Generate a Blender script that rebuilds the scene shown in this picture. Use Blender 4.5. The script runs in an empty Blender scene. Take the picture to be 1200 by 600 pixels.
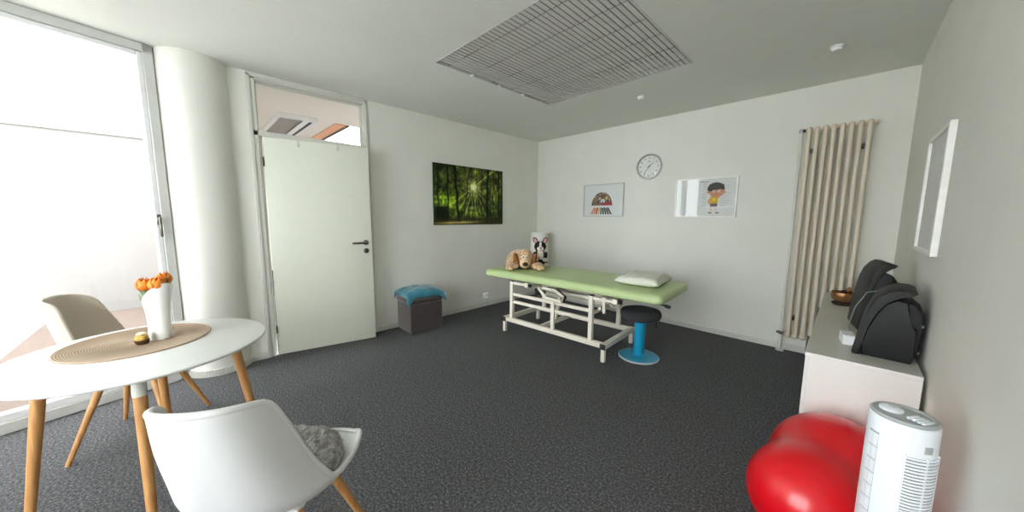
import bpy, bmesh, math, random
import numpy as np
from mathutils import Vector, Matrix, Euler
random.seed(7); np.random.seed(7)
PI = math.pi
C = bpy.context.scene.collection
SC = bpy.context.scene

# ------------------------------------------------------------------ camera
cam_d = bpy.data.cameras.new('camera'); cam = bpy.data.objects.new('camera', cam_d); C.objects.link(cam)
F_PX = 388.19
yaw, pitch, roll = -0.7909, -0.1184, 0.0060
cy_, sy_ = math.cos(yaw), math.sin(yaw); cp_, sp_ = math.cos(pitch), math.sin(pitch)
fw = Vector((sy_*cp_, cy_*cp_, sp_)); rt = Vector((cy_, -sy_, 0)); up = rt.cross(fw)
r2 = math.cos(roll)*rt + math.sin(roll)*up; u2 = -math.sin(roll)*rt + math.cos(roll)*up
M = Matrix((r2, u2, -fw)).transposed().to_4x4(); M.translation = Vector((3.7206, -4.2769, 1.3289))
cam.matrix_world = M
cam_d.sensor_width = 36.0; cam_d.sensor_fit = 'HORIZONTAL'; cam_d.lens = 36.0*F_PX/1200
cam_d.clip_start = 0.02; cam_d.clip_end = 200
SC.camera = cam
# ------------------------------------------------------------------ world: overcast sky
W = bpy.data.worlds.new('overcast_sky'); SC.world = W; W.use_nodes = True
nt = W.node_tree; nt.nodes.clear()
wo = nt.nodes.new('ShaderNodeOutputWorld'); bg = nt.nodes.new('ShaderNodeBackground')
tc = nt.nodes.new('ShaderNodeTexCoord'); sx = nt.nodes.new('ShaderNodeSeparateXYZ'); rp = nt.nodes.new('ShaderNodeValToRGB')
rp.color_ramp.elements[0].position = 0.0; rp.color_ramp.elements[0].color = (0.84, 0.88, 0.91, 1)
rp.color_ramp.elements[1].position = 0.8; rp.color_ramp.elements[1].color = (1.0, 1.0, 1.0, 1)
nt.links.new(tc.outputs['Generated'], sx.inputs[0]); nt.links.new(sx.outputs['Z'], rp.inputs[0])
nt.links.new(rp.outputs[0], bg.inputs[0]); nt.links.new(bg.outputs[0], wo.inputs[0])
bg.inputs[1].default_value = 5.0
sun_d = bpy.data.lights.new('sun', 'SUN'); sun_d.energy = 0.5; sun_d.angle = math.radians(3); sun_d.color = (1.0, 0.95, 0.88)
sun = bpy.data.objects.new('sun', sun_d); C.objects.link(sun)
sd = Vector((-.25, -1, 0)).normalized()*math.cos(math.radians(55)) + Vector((0, 0, -math.sin(math.radians(55))))
sun.rotation_euler = sd.to_track_quat('-Z', 'Y').to_euler(); sun.location = (6, 12, 18)
SC.view_settings.view_transform = 'Standard'; SC.view_settings.look = 'None'
SC.view_settings.gamma = 1.0; SC.view_settings.use_curve_mapping = False
SC.view_settings.exposure = 1.52
try:
    SC.cycles.max_bounces = 16; SC.cycles.diffuse_bounces = 10; SC.cycles.glossy_bounces = 5
    SC.cycles.transparent_max_bounces = 16; SC.cycles.caustics_reflective = False; SC.cycles.caustics_refractive = False
    SC.cycles.use_denoising = True; SC.cycles.sample_clamp_indirect = 8.0
except Exception: pass

# ------------------------------------------------------------------ helpers: materials
def s2l(c):
    f = lambda v: v/12.92 if v <= 0.04045 else ((v+0.055)/1.055)**2.4
    return tuple(f(x/255.0) for x in c)
def mat(name, rgb, rough=0.5, metal=0.0, var=0.04, scale=20.0, bump=0.0, bscale=None, rgb2=None, spec=0.5, coat=0.0, sheen=0.0):
    m = bpy.data.materials.new(name); m.use_nodes = True; n = m.node_tree.nodes; l = m.node_tree.links
    b = n['Principled BSDF']; b.inputs['Roughness'].default_value = rough; b.inputs['Metallic'].default_value = metal
    b.inputs['Specular IOR Level'].default_value = spec
    b.inputs['Coat Weight'].default_value = coat; b.inputs['Sheen Weight'].default_value = sheen
    t = n.new('ShaderNodeTexCoord'); nz = n.new('ShaderNodeTexNoise'); nz.inputs['Scale'].default_value = scale
    nz.inputs['Detail'].default_value = 4.0
    l.new(t.outputs['Object'], nz.inputs['Vector'])
    cr = n.new('ShaderNodeValToRGB'); cr.color_ramp.elements[0].position = 0.35; cr.color_ramp.elements[1].position = 0.65
    a = s2l(rgb); c2 = s2l(rgb2) if rgb2 else tuple(min(1, x*(1+var)) for x in a)
    a = a if rgb2 else tuple(x*(1-var) for x in a)
    cr.color_ramp.elements[0].color = (*a, 1); cr.color_ramp.elements[1].color = (*c2, 1)
    l.new(nz.outputs['Fac'], cr.inputs[0]); l.new(cr.outputs[0], b.inputs['Base Color'])
    if bump:
        n2 = n.new('ShaderNodeTexNoise'); n2.inputs['Scale'].default_value = bscale or scale*3; n2.inputs['Detail'].default_value = 3
        l.new(t.outputs['Object'], n2.inputs['Vector'])
        bp = n.new('ShaderNodeBump'); bp.inputs['Strength'].default_value = bump; bp.inputs['Distance'].default_value = 0.01
        l.new(n2.outputs['Fac'], bp.inputs['Height']); l.new(bp.outputs[0], b.inputs['Normal'])
    return m
def glass_mat(name, tint=(1, 1, 1), refl=0.9):
    m = bpy.data.materials.new(name); m.use_nodes = True; n = m.node_tree.nodes; l = m.node_tree.links; n.clear()
    o = n.new('ShaderNodeOutputMaterial'); mx = n.new('ShaderNodeMixShader'); tr = n.new('ShaderNodeBsdfTransparent')
    gl = n.new('ShaderNodeBsdfGlossy'); gl.inputs['Roughness'].default_value = 0.01; fr = n.new('ShaderNodeFresnel'); fr.inputs[0].default_value = 1.5
    tr.inputs[0].default_value = (*tint, 1)
    ge = n.new('ShaderNodeNewGeometry'); mu = n.new('ShaderNodeMath'); mu.operation = 'MULTIPLY'; iv = n.new('ShaderNodeMath'); iv.operation = 'SUBTRACT'; iv.inputs[0].default_value = 1.0
    l.new(ge.outputs['Backfacing'], iv.inputs[1]); l.new(fr.outputs[0], mu.inputs[0]); l.new(iv.outputs[0], mu.inputs[1])
    l.new(mu.outputs[0], mx.inputs[0]); l.new(tr.outputs[0], mx.inputs[1]); l.new(gl.outputs[0], mx.inputs[2]); l.new(mx.outputs[0], o.inputs[0])
    return m
def wood_mat(name, c1, c2, rough=0.45):
    m = bpy.data.materials.new(name); m.use_nodes = True; n = m.node_tree.nodes; l = m.node_tree.links
    b = n['Principled BSDF']; b.inputs['Roughness'].default_value = rough
    t = n.new('ShaderNodeTexCoord'); mp = n.new('ShaderNodeMapping'); mp.inputs['Scale'].default_value = (60, 60, 5)
    nz = n.new('ShaderNodeTexNoise'); nz.inputs['Scale'].default_value = 1.0; nz.inputs['Detail'].default_value = 5; nz.inputs['Distortion'].default_value = 0.6
    cr = n.new('ShaderNodeValToRGB'); cr.color_ramp.elements[0].position = 0.3; cr.color_ramp.elements[1].position = 0.7
    cr.color_ramp.elements[0].color = (*s2l(c1), 1); cr.color_ramp.elements[1].color = (*s2l(c2), 1)
    l.new(t.outputs['Object'], mp.inputs[0]); l.new(mp.outputs[0], nz.inputs['Vector']); l.new(nz.outputs['Fac'], cr.inputs[0]); l.new(cr.outputs[0], b.inputs['Base Color'])
    return m
def print_mat(name, rough=0.4, spec=0.4):
    m = bpy.data.materials.new(name); m.use_nodes = True; n = m.node_tree.nodes; l = m.node_tree.links
    b = n['Principled BSDF']; b.inputs['Roughness'].default_value = rough; b.inputs['Specular IOR Level'].default_value = spec
    a = n.new('ShaderNodeVertexColor'); a.layer_name = 'print'; l.new(a.outputs['Color'], b.inputs['Base Color'])
    return m
def carpet_mat():
    m = bpy.data.materials.new('charcoal_carpet'); m.use_nodes = True; n = m.node_tree.nodes; l = m.node_tree.links
    b = n['Principled BSDF']; b.inputs['Roughness'].default_value = 1.0; b.inputs['Specular IOR Level'].default_value = 0.1
    t = n.new('ShaderNodeTexCoord')
    v = n.new('ShaderNodeTexNoise'); v.inputs['Scale'].default_value = 85; v.inputs['Detail'].default_value = 6; v.inputs['Roughness'].default_value = 0.85
    l.new(t.outputs['Object'], v.inputs['Vector'])
    cr = n.new('ShaderNodeValToRGB'); e = cr.color_ramp.elements
    e[0].position = 0.37; e[0].color = (*s2l((50, 51, 53)), 1); e[1].position = 0.66; e[1].color = (*s2l((146, 147, 151)), 1)
    k = cr.color_ramp.elements.new(0.52); k.color = (*s2l((86, 87, 89)), 1)
    l.new(v.outputs['Fac'], cr.inputs[0]); l.new(cr.outputs[0], b.inputs['Base Color'])
    v2 = n.new('ShaderNodeTexVoronoi'); v2.inputs['Scale'].default_value = 230
    l.new(t.outputs['Object'], v2.inputs['Vector'])
    bp = n.new('ShaderNodeBump'); bp.inputs['Strength'].default_value = 0.45; bp.inputs['Distance'].default_value = 0.004
    l.new(v2.outputs['Distance'], bp.inputs['Height']); l.new(bp.outputs[0], b.inputs['Normal'])
    return m
def ring_mat(name, c1, c2, freq):
    m = bpy.data.materials.new(name); m.use_nodes = True; n = m.node_tree.nodes; l = m.node_tree.links
    b = n['Principled BSDF']; b.inputs['Roughness'].default_value = 0.9
    t = n.new('ShaderNodeTexCoord'); wv = n.new('ShaderNodeTexWave'); wv.wave_type = 'RINGS'; wv.rings_direction = 'Z'
    wv.inputs['Scale'].default_value = freq; wv.inputs['Distortion'].default_value = 0.6; wv.inputs['Detail'].default_value = 2; wv.inputs['Detail Scale'].default_value = 30
    l.new(t.outputs['Object'], wv.inputs['Vector'])
    cr = n.new('ShaderNodeValToRGB'); cr.color_ramp.elements[0].color = (*s2l(c1), 1); cr.color_ramp.elements[1].color = (*s2l(c2), 1)
    l.new(wv.outputs['Fac'], cr.inputs[0]); l.new(cr.outputs[0], b.inputs['Base Color'])
    bp = n.new('ShaderNodeBump'); bp.inputs['Strength'].default_value = 0.6; bp.inputs['Distance'].default_value = 0.004
    l.new(wv.outputs['Fac'], bp.inputs['Height']); l.new(bp.outputs[0], b.inputs['Normal'])
    return m

# ------------------------------------------------------------------ helpers: geometry
def BM(): return bmesh.new()
def obj(name, bm, m, parent=None, angle=40, loc=None, rot=None):
    me = bpy.data.meshes.new(name); bmesh.ops.recalc_face_normals(bm, faces=bm.faces[:]); bm.to_mesh(me); bm.free()
    ms = m if isinstance(m, (list, tuple)) else [m]
    for x in ms: me.materials.append(x)
    if angle:
        me.polygons.foreach_set('use_smooth', [True]*len(me.polygons)); me.set_sharp_from_angle(angle=math.radians(angle))
    o = bpy.data.objects.new(name, me); C.objects.link(o)
    if parent: o.parent = parent
    if loc is not None: o.location = loc
    if rot is not None: o.rotation_euler = rot
    return o
def bake(o):
    """evaluate modifiers into the mesh"""
    dg = bpy.context.evaluated_depsgraph_get(); dg.update()
    me = bpy.data.meshes.new_from_object(o.evaluated_get(dg)); o.modifiers.clear(); old = o.data; o.data = me; me.name = o.name
    return o
def thing(name, label, cat, loc=(0, 0, 0), rz=0.0, group=None):
    o = bpy.data.objects.new(name, None); C.objects.link(o); o.location = loc; o.rotation_euler = (0, 0, rz)
    o.empty_display_size = 0.05
    return tag(o, label, cat, group)
def tag(o, label, cat, group=None, kind=None):
    o['label'] = label; o['category'] = cat
    if group: o['group'] = group
    if kind: o['kind'] = kind
    return o
def struct(o, label, cat):
    o['kind'] = 'structure'; o['label'] = label; o['category'] = cat; return o
def place(bm, vs, mtx):
    if mtx is not None: bmesh.ops.transform(bm, matrix=mtx, verts=vs)
def box(bm, lo, hi, bev=0.0, seg=2, mtx=None, mi=0):
    lo = Vector(lo); hi = Vector(hi)
    r = bmesh.ops.create_cube(bm, size=1.0); vs = r['verts']
    for v in vs: v.co = Vector(((lo[i]+hi[i])/2 + v.co[i]*(hi[i]-lo[i]) for i in range(3)))
    fs = list({f for v in vs for f in v.link_faces})
    for f in fs: f.material_index = mi
    if bev:
        es = list({e for v in vs for e in v.link_edges})
        r = bmesh.ops.bevel(bm, geom=es, offset=bev, segments=seg, profile=0.5, affect='EDGES')
        vs = list({v for f in r['faces'] for v in f.verts} | {v for v in vs if v.is_valid})
        for f in {f for v in vs for f in v.link_faces}: f.material_index = mi
    place(bm, vs, mtx); return vs
def frame_of(d):
    d = d.normalized(); a = Vector((0, 0, 1)) if abs(d.z) < 0.95 else Vector((1, 0, 0))
    x = a.cross(d).normalized(); y = d.cross(x); return x, y
def rod(bm, a, b, r1, r2=None, n=16, caps=True, sq=False, mi=0):
    a = Vector(a); b = Vector(b); r2 = r1 if r2 is None else r2
    return path(bm, [a, b], [r1, r2], 4 if sq else n, caps, rot0=PI/4 if sq else 0, mi=mi)
def path(bm, pts, rs, n=12, caps=True, rot0=0.0, closed=False, mi=0):
    pts = [Vector(q) for q in pts]
    if not isinstance(rs, (list, tuple)): rs = [rs]*len(pts)
    rings = []; px = None
    for i, q in enumerate(pts):
        if closed: d = (pts[(i+1) % len(pts)]-pts[i-1])
        else: d = (pts[min(i+1, len(pts)-1)]-pts[max(i-1, 0)])
        d.normalize()
        if px is None: x, y = frame_of(d)
        else:
            x = (px - d*px.dot(d)).normalized(); y = d.cross(x)
        px = x
        rings.append([bm.verts.new(q + rs[i]*(math.cos(rot0+2*PI*k/n)*x + math.sin(rot0+2*PI*k/n)*y)) for k in range(n)])
    m = len(rings)
    for i in range(m if closed else m-1):
        A, B = rings[i], rings[(i+1) % m]
        for k in range(n): bm.faces.new((A[k], A[(k+1) % n], B[(k+1) % n], B[k])).material_index = mi
    if caps and not closed:
        bm.faces.new(rings[0][::-1]).material_index = mi; bm.faces.new(rings[-1]).material_index = mi
    return [v for r in rings for v in r]
def lathe(bm, prof, n=32, mtx=None, sx=1.0, sy=1.0, mi=0, close=False):
    """prof: (r, z) list"""
    vs = []; rings = []
    for r, z in prof:
        if r < 1e-6: v = bm.verts.new((0, 0, z)); rings.append([v]); vs.append(v)
        else:
            ring = [bm.verts.new((sx*r*math.cos(2*PI*k/n), sy*r*math.sin(2*PI*k/n), z)) for k in range(n)]; rings.append(ring); vs += ring
    pairs = list(zip(rings, rings[1:]))
    if close: pairs.append((rings[-1], rings[0]))
    for A, B in pairs:
        if len(A) == 1 and len(B) == 1: continue
        for k in range(n):
            k2 = (k+1) % n
            if len(A) == 1: f = bm.faces.new((A[0], B[k2], B[k]))
            elif len(B) == 1: f = bm.faces.new((A[k], A[k2], B[0]))
            else: f = bm.faces.new((A[k], A[k2], B[k2], B[k]))
            f.material_index = mi
    place(bm, vs, mtx); return vs
def ellip(bm, c, r, n=24, rot=None, mi=0):
    prof = [(math.sin(PI*i/(n//2)), -math.cos(PI*i/(n//2))) for i in range(n//2+1)]
    prof[0] = (0, -1); prof[-1] = (0, 1)
    m = Matrix.Translation(Vector(c)) @ (Euler(rot).to_matrix().to_4x4() if rot else Matrix()) @ Matrix.Diagonal((*([r]*3 if not hasattr(r, '__len__') else r), 1))
    return lathe(bm, prof, n, m, mi=mi)
def prism(bm, poly, d0, d1, axis='z', mtx=None, mi=0, bev=0.0):
    """extrude 2-D polygon; axis z: (x,y); axis y: (x,z); axis x: (y,z)"""
    def P(q, d): return {'z': (q[0], q[1], d), 'y': (q[0], d, q[1]), 'x': (d, q[0], q[1])}[axis]
    A = [bm.verts.new(P(q, d0)) for q in poly]; B = [bm.verts.new(P(q, d1)) for q in poly]; n = len(poly)
    fs = [bm.faces.new(A[::-1]), bm.faces.new(B)]+[bm.faces.new((A[k], A[(k+1) % n], B[(k+1) % n], B[k])) for k in range(n)]
    vs = A+B
    for f in fs: f.material_index = mi
    if bev:
        es = [e for f in fs[:2] for e in f.edges]
        r = bmesh.ops.bevel(bm, geom=list(set(es)), offset=bev, segments=2, profile=0.5, affect='EDGES')
        vs = list({v for v in vs if v.is_valid} | {v for f in r['faces'] for v in f.verts})
    place(bm, vs, mtx); return vs
def remeshed(name, bm, m, parent, voxel=0.006, smooth=3, loc=None):
    o = obj(name, bm, m, parent, angle=None, loc=loc)
    r = o.modifiers.new('r', 'REMESH'); r.mode = 'VOXEL'; r.voxel_size = voxel
    s = o.modifiers.new('s', 'SMOOTH'); s.iterations = smooth; s.factor = 0.5
    bake(o); o.data.polygons.foreach_set('use_smooth', [True]*len(o.data.polygons)); return o
def cushion(bm, a, b, t, n=20, pw=3.0, droop=0.0, seed=0, wr=0.0):
    """soft cushion a x b half sizes, half thickness t"""
    rng = random.Random(seed); ph = [rng.uniform(0, 6) for _ in range(6)]
    def H(u, v):
        e = max(0.0, (1-abs(u)**pw))*max(0.0, (1-abs(v)**pw)); return e**0.45
    top = {}; bot = {}
    for i in range(n+1):
        for j in range(n+1):
            u = -1+2*i/n; v = -1+2*j/n
            h = H(u, v); pin = 1-0.10*(u*u*(1-v*v)*0.0+v*v*u*u*0.0) 
            px = a*u*(1-0.07*(1-v*v)*abs(u)**4); py = b*v*(1-0.07*(1-u*u)*abs(v)**4)
            w = wr*(math.sin(5*u+3*v+ph[0])+0.7*math.sin(9*v-4*u+ph[1])+0.5*math.sin(13*u+ph[2]))
            dz = -droop*(abs(u)**3+abs(v)**3)/2 - droop*1.2*(u*u*v*v)**2
            top[i, j] = bm.verts.new((px, py, t*h+w*h+dz))
            bot[i, j] = top[i, j] if i in (0, n) or j in (0, n) else bm.verts.new((px, py, -t*h*0.75+dz))
    for i in range(n):
        for j in range(n):
            bm.faces.new((top[i, j], top[i+1, j], top[i+1, j+1], top[i, j+1]))
            q = (bot[i, j], bot[i, j+1], bot[i+1, j+1], bot[i+1, j])
            if len(set(q)) == 4 and bm.faces.get(q) is None:
                try: bm.faces.new(q)
                except ValueError: pass
def vnoise(x, y, seed=0):
    xi = np.floor(x).astype(int); yi = np.floor(y).astype(int); xf = x-xi; yf = y-yi
    def h(a, b): 
        n = (a*374761393+b*668265263+seed*974711) & 0x7fffffff; n = ((n ^ (n >> 13))*1274126177) & 0x7fffffff
        return ((n ^ (n >> 16)) & 0xffff)/65535.0
    u = xf*xf*(3-2*xf); v = yf*yf*(3-2*yf)
    return (h(xi, yi)*(1-u)+h(xi+1, yi)*u)*(1-v)+(h(xi, yi+1)*(1-u)+h(xi+1, yi+1)*u)*v
def fbm(x, y, seed=0, o=4):
    s = 0; a = 0.5
    for i in range(o): s = s+a*vnoise(x*2**i, y*2**i, seed+i); a *= 0.5
    return s
def print_mesh(name, w, h, nx, ny, fn, m, parent, to3d):
    """a printed sheet: fn(u,v)-> sRGB arrays 0..255, per-face colour"""
    me = bpy.data.meshes.new(name)
    vs = [to3d(w*(i/nx-0.5), h*(j/ny-0.5)) for j in range(ny+1) for i in range(nx+1)]
    fs = [(j*(nx+1)+i, j*(nx+1)+i+1, (j+1)*(nx+1)+i+1, (j+1)*(nx+1)+i) for j in range(ny) for i in range(nx)]
    me.from_pydata(vs, [], fs)
    U, V = np.meshgrid((np.arange(nx)+0.5)/nx, (np.arange(ny)+0.5)/ny)
    rgb = np.clip(np.stack(fn(U, V), -1), 0, 255)/255.0
    lin = np.where(rgb <= 0.04045, rgb/12.92, ((rgb+0.055)/1.055)**2.4).reshape(-1, 3)
    att = me.color_attributes.new('print', 'FLOAT_COLOR', 'CORNER')
    col = np.ones((nx*ny, 4, 4), np.float32); col[:, :, :3] = lin[:, None, :]
    att.data.foreach_set('color', col.ravel())
    me.materials.append(m); o = bpy.data.objects.new(name, me); C.objects.link(o); o.parent = parent; return o
def dup(root, loc, rz, label, group=None):
    r = root.copy(); C.objects.link(r); r.location = loc; r.rotation_euler = (0, 0, rz); r['label'] = label
    if group: r['group'] = group
    for ch in list(root.children):
        c = ch.copy(); C.objects.link(c); c.parent = r
        for g in ch.children:
            d = g.copy(); C.objects.link(d); d.parent = c
    return r
def rotz(a): return Matrix.Rotation(a, 4, 'Z')
def T(x, y, z): return Matrix.Translation((x, y, z))

# ------------------------------------------------------------------ materials
WALL = mat('wall_paint', (226, 226, 219), 0.9, var=0.015, scale=3, bump=0.03, bscale=250, spec=0.2)
CEIL = mat('ceiling_paint', (224, 226, 221), 0.95, var=0.01, scale=3, spec=0.1)
CARPET = carpet_mat()
FRAMEW = mat('white_window_frame', (205, 206, 203), 0.4, var=0.02)
LACQ = mat('door_lacquer', (226, 229, 216), 0.35, var=0.01)
TRIMW = mat('trim_lacquer', (212, 213, 206), 0.45, var=0.02)
SKIRT = mat('skirting_paint', (205, 206, 200), 0.5, var=0.02)
GLASS = glass_mat('window_glass')
STEEL = mat('brushed_steel', (120, 118, 110), 0.3, 1.0)
DSTEEL = mat('dark_steel', (60, 60, 58), 0.35, 1.0)
WHITEP = mat('white_plastic', (236, 238, 240), 0.35, var=0.01)
BLACKP = mat('black_plastic', (26, 26, 28), 0.5, var=0.1)
CREAM = mat('cream_metal', (232, 226, 212), 0.4, var=0.02)

# ================================================================== SETTING
H = 2.55; XR = 4.02; YF = -6.6
FA = Vector((0.02, -4.34)); FD = Vector((0.26, -0.9656)).normalized()     # slanted glazed facade: start and direction
FL = (YF-FA.y)/FD.y; FE = FA+FD*FL
room = [(-0.02, 0.02), (XR+0.02, 0.02), (XR+0.02, YF-0.02), (FE.x-0.05, YF-0.02), (FA.x-0.02, FA.y)]
bm = BM(); prism(bm, room, -0.1, 0.0); struct(obj('floor', bm, CARPET, angle=None), 'charcoal flecked carpet floor of the room', 'floor')
# ceiling with the opening for the light well
LX0, LX1, LY0, LY1 = 1.283, 2.745, -2.743, -1.300
bm = BM()
for a, b in (((-0.02, FA.y), (LX0, 0.02)), ((LX0, LY1), (LX1, 0.02)), ((LX0, FA.y), (LX1, LY0)), ((LX1, FA.y), (XR+0.02, 0.02))):
    box(bm, (*a, H), (*b, H+0.12))
prism(bm, [(-0.02, FA.y), (XR+0.02, FA.y), (XR+0.02, YF), (FE.x-0.02, YF)], H, H+0.12)
struct(obj('ceiling', bm, CEIL, angle=None), 'plain white ceiling of the room', 'ceiling')
DY0, DY1 = -3.800, -2.800            # door opening
bm = BM()
box(bm, (-0.12, -4.34, -0.1), (0, DY0, H)); box(bm, (-0.12, DY1, -0.1), (0, 0.02, H)); box(bm, (-0.12, DY0, 2.535), (0, DY1, H))
struct(obj('wall_left', bm, WALL, angle=None), 'white wall with the door and the forest picture', 'wall')
bm = BM(); box(bm, (-0.12, 0, -0.1), (XR+0.12, 0.12, H)); struct(obj('wall_back', bm, WALL, angle=None), 'white wall behind the green treatment table', 'wall')
bm = BM(); box(bm, (XR, YF, -0.1), (XR+0.12, 0, H)); struct(obj('wall_right', bm, WALL, angle=None), 'white wall beside the sideboard', 'wall')
# front wall behind the camera with a band of windows
FWX = [(1.55, 2.34), (2.38, 3.16), (3.20, 3.97)]; FZ0, FZ1 = 0.45, 2.50
bm = BM(); box(bm, (FE.x-0.1, YF-0.15, -0.1), (XR+0.12, YF, FZ0)); box(bm, (FE.x-0.1, YF-0.15, FZ1), (XR+0.12, YF, H))
for a, b in ((FE.x-0.1, 1.55), (2.34, 2.38), (3.16, 3.20), (3.97, XR+0.12)): box(bm, (a, YF-0.15, FZ0), (b, YF, FZ1))
struct(obj('wall_front', bm, WALL, angle=None), 'white wall with windows behind the viewer', 'wall')
for i, (a, b) in enumerate(FWX):
    w = bpy.data.objects.new('window_%d' % (i+3), None); C.objects.link(w); struct(w, 'white framed window in the front wall', 'window')
    bm = BM(); y0, y1 = YF-0.10, YF-0.04
    for lo, hi in (((a, y0, FZ0), (a+.06, y1, FZ1)), ((b-.06, y0, FZ0), (b, y1, FZ1)), ((a, y0, FZ0), (b, y1, FZ0+.06)), ((a, y0, FZ1-.06), (b, y1, FZ1))): box(bm, lo, hi)
    obj('window_frame', bm, FRAMEW, w)
    bm = BM(); box(bm, (a+.05, YF-.075, FZ0+.05), (b-.05, YF-.069, FZ1-.05)); obj('pane', bm, GLASS, w)
# slanted glazed facade on the left
fm = Matrix(((FD.x, FD.y, 0, FA.x), (FD.y, -FD.x, 0, FA.y), (0, 0, 1, 0), (0, 0, 0, 1)))   # local x along facade, local y outwards(-)
# local +y = (FD.y,-FD.x) = pointing to -x (outside)
def fbox(bm, s0, s1, d0, d1, z0, z1, bev=0.004): box(bm, (s0, d0, z0), (s1, d1, z1), bev, 1, fm)
bays = [(0.0, 1.55), (1.55, FL)]
for i, (a, b) in enumerate(bays):
    w = bpy.data.objects.new('window_%d' % (i+1), None); C.objects.link(w); struct(w, 'tall white framed glazing beside the round column' if i == 0 else 'tall white framed glazing further along the slanted facade', 'window')
    bm = BM(); fbox(bm, a, a+.055, -.01, .09, 0, H); fbox(bm, b-.05, b, -.01, .09, 0, H); fbox(bm, a, b, -.01, .09, H-.06, H); fbox(bm, a, b, -.01, .09, 0, .07)
    obj('window_frame', bm, FRAMEW, w)
    bm = BM(); z0, z1 = .07, H-.06
    for s0, s1, q0, q1 in ((a+.055, a+.085, z0, z1), (b-.08, b-.05, z0, z1), (a+.085, b-.08, z1-.03, z1), (a+.085, b-.08, z0, z0+.05)): fbox(bm, s0, s1, .005, .07, q0, q1)
    obj('sash', bm, WHITEP, w)
    bm = BM(); fbox(bm, a+.08, b-.075, .035, .042, z0+.045, z1-.025, 0); obj('pane', bm, GLASS, w)
    bm = BM()
    fbox(bm, a+.058, a+.082, -.012, .006, 1.25, 1.33); fbox(bm, a+.062, a+.078, -.045, -.03, 1.16, 1.31, .005); fbox(bm, a+.064, a+.076, -.035, -.01, 1.285, 1.30)
    obj('window_handle', bm, STEEL, w)
# round column with a ribbed foot
bm = BM(); lathe(bm, [(0, 0), (.22, 0), (.22, H), (0, H)], 64, T(-.075, -4.135, 0)); col = obj('trim_1', bm, WALL, angle=30); struct(col, 'round white column between the window and the door', 'column')
bm = BM(); n = 200
poly = [((.228+(.004 if k % 2 else 0))*math.cos(2*PI*k/n), (.228+(.004 if k % 2 else 0))*math.sin(2*PI*k/n)) for k in range(n)]
prism(bm, poly, 0, .055, mtx=T(-.075, -4.135, 0)); obj('ribbed_foot', bm, SKIRT, col, angle=20)
# skirting
def skirt(name, a, b, nrm, label):
    bm = BM(); a = Vector((*a, 0)); b = Vector((*b, 0)); nrm = Vector((*nrm, 0))
    pts = [(0, 0), (.014, 0), (.014, .05), (.010, .062), (0, .062)]
    A = [bm.verts.new(a+nrm*q[0]+Vector((0, 0, q[1]))) for q in pts]; B = [bm.verts.new(b+nrm*q[0]+Vector((0, 0, q[1]))) for q in pts]
    for k in range(5): bm.faces.new((A[k], A[(k+1) % 5], B[(k+1) % 5], B[k]))
    bm.faces.new(A); bm.faces.new(B[::-1]); struct(obj(name, bm, SKIRT, angle=None), label, 'skirting')
skirt('baseboard_left', (0, DY1+.0), (0, 0), (1, 0), 'white skirting along the wall with the forest picture')
skirt('baseboard_door', (0, -3.945), (0, DY0), (1, 0), 'short white skirting between the column and the door')
skirt('baseboard_back', (0.014, 0), (XR-.014, 0), (0, -1), 'white skirting along the back wall')
skirt('baseboard_right', (XR, YF), (XR, 0), (-1, 0), 'white skirting along the right wall')
# door frame with transom (trim_2), transom pane (window_6), door leaf (door_1)
bm = BM()
for (y0, y1, z0, z1) in ((DY0, DY0+.055, 0, 2.52), (DY1-.03, DY1, 0, 2.52), (DY0, DY1, 2.495, 2.535), (DY0, DY1, 2.022, 2.066)):
    box(bm, (-.125, y0, z0), (.006, y1, z1), .003, 1)
box(bm, (-.125, DY0+.05, 0), (-.03, DY0+.078, 2.03), .002, 1)           # rebate where the leaf shuts
for (y0, y1, z0, z1) in ((DY0-.006, DY0+.022, 0, 2.535), (DY1-.02, DY1+.008, 0, 2.535), (DY0-.006, DY1+.008, 2.512, 2.540)):
    box(bm, (0, y0, z0), (.016, y1, z1), .004, 2)
frame = struct(obj('trim_2', bm, TRIMW), 'white door frame with a transom bar', 'door frame')
w = bpy.data.objects.new('window_6', None); C.objects.link(w); struct(w, 'narrow glazed transom above the door', 'window')
bm = BM(); y0, y1, z0, z1 = DY0+.055, DY1-.03, 2.066, 2.495
for q in ((y0, y0+.012, z0, z1), (y1-.012, y1, z0, z1), (y0, y1, z0, z0+.012), (y0, y1, z1-.012, z1)): box(bm, (-.075, q[0], q[2]), (-.045, q[1], q[3]))
obj('glazing_bead', bm, TRIMW, w); bm = BM(); box(bm, (-.063, y0+.004, z0+.004), (-.057, y1-.004, z1-.004)); obj('pane', bm, GLASS, w)
# leaf: hinge at (0.02,-3.72) -> (0.195,-2.875)
hx, hy = 0.024, -3.722; ang = math.atan2(0.195-hx, -2.872-hy)
d1 = bpy.data.objects.new('door_1', None); C.objects.link(d1); d1.location = (hx, hy, 0); d1.rotation_euler = (0, 0, -ang); struct(d1, 'plain white door standing slightly ajar', 'door')
LW = 0.865
bm = BM(); box(bm, (-.04, 0, .012), (0, LW, 2.015), .003, 2); obj('door_leaf', bm, LACQ, d1)
bm = BM(); hy_ = LW-.058
for zz in (1.05, .965): lathe(bm, [(0, 0), (.026, 0), (.026, .006), (.022, .009), (0, .009)], 28, T(0, hy_, zz) @ Matrix.Rotation(PI/2, 4, 'Y'))
obj('escutcheon', bm, STEEL, d1)
bm = BM(); path(bm, [(0.005, hy_, 1.05), (.05, hy_, 1.05), (.056, hy_-.004, 1.05), (.058, hy_-.014, 1.05), (.058, hy_-.135, 1.05)], .0095, 14); obj('door_handle', bm, STEEL, d1)
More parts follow.
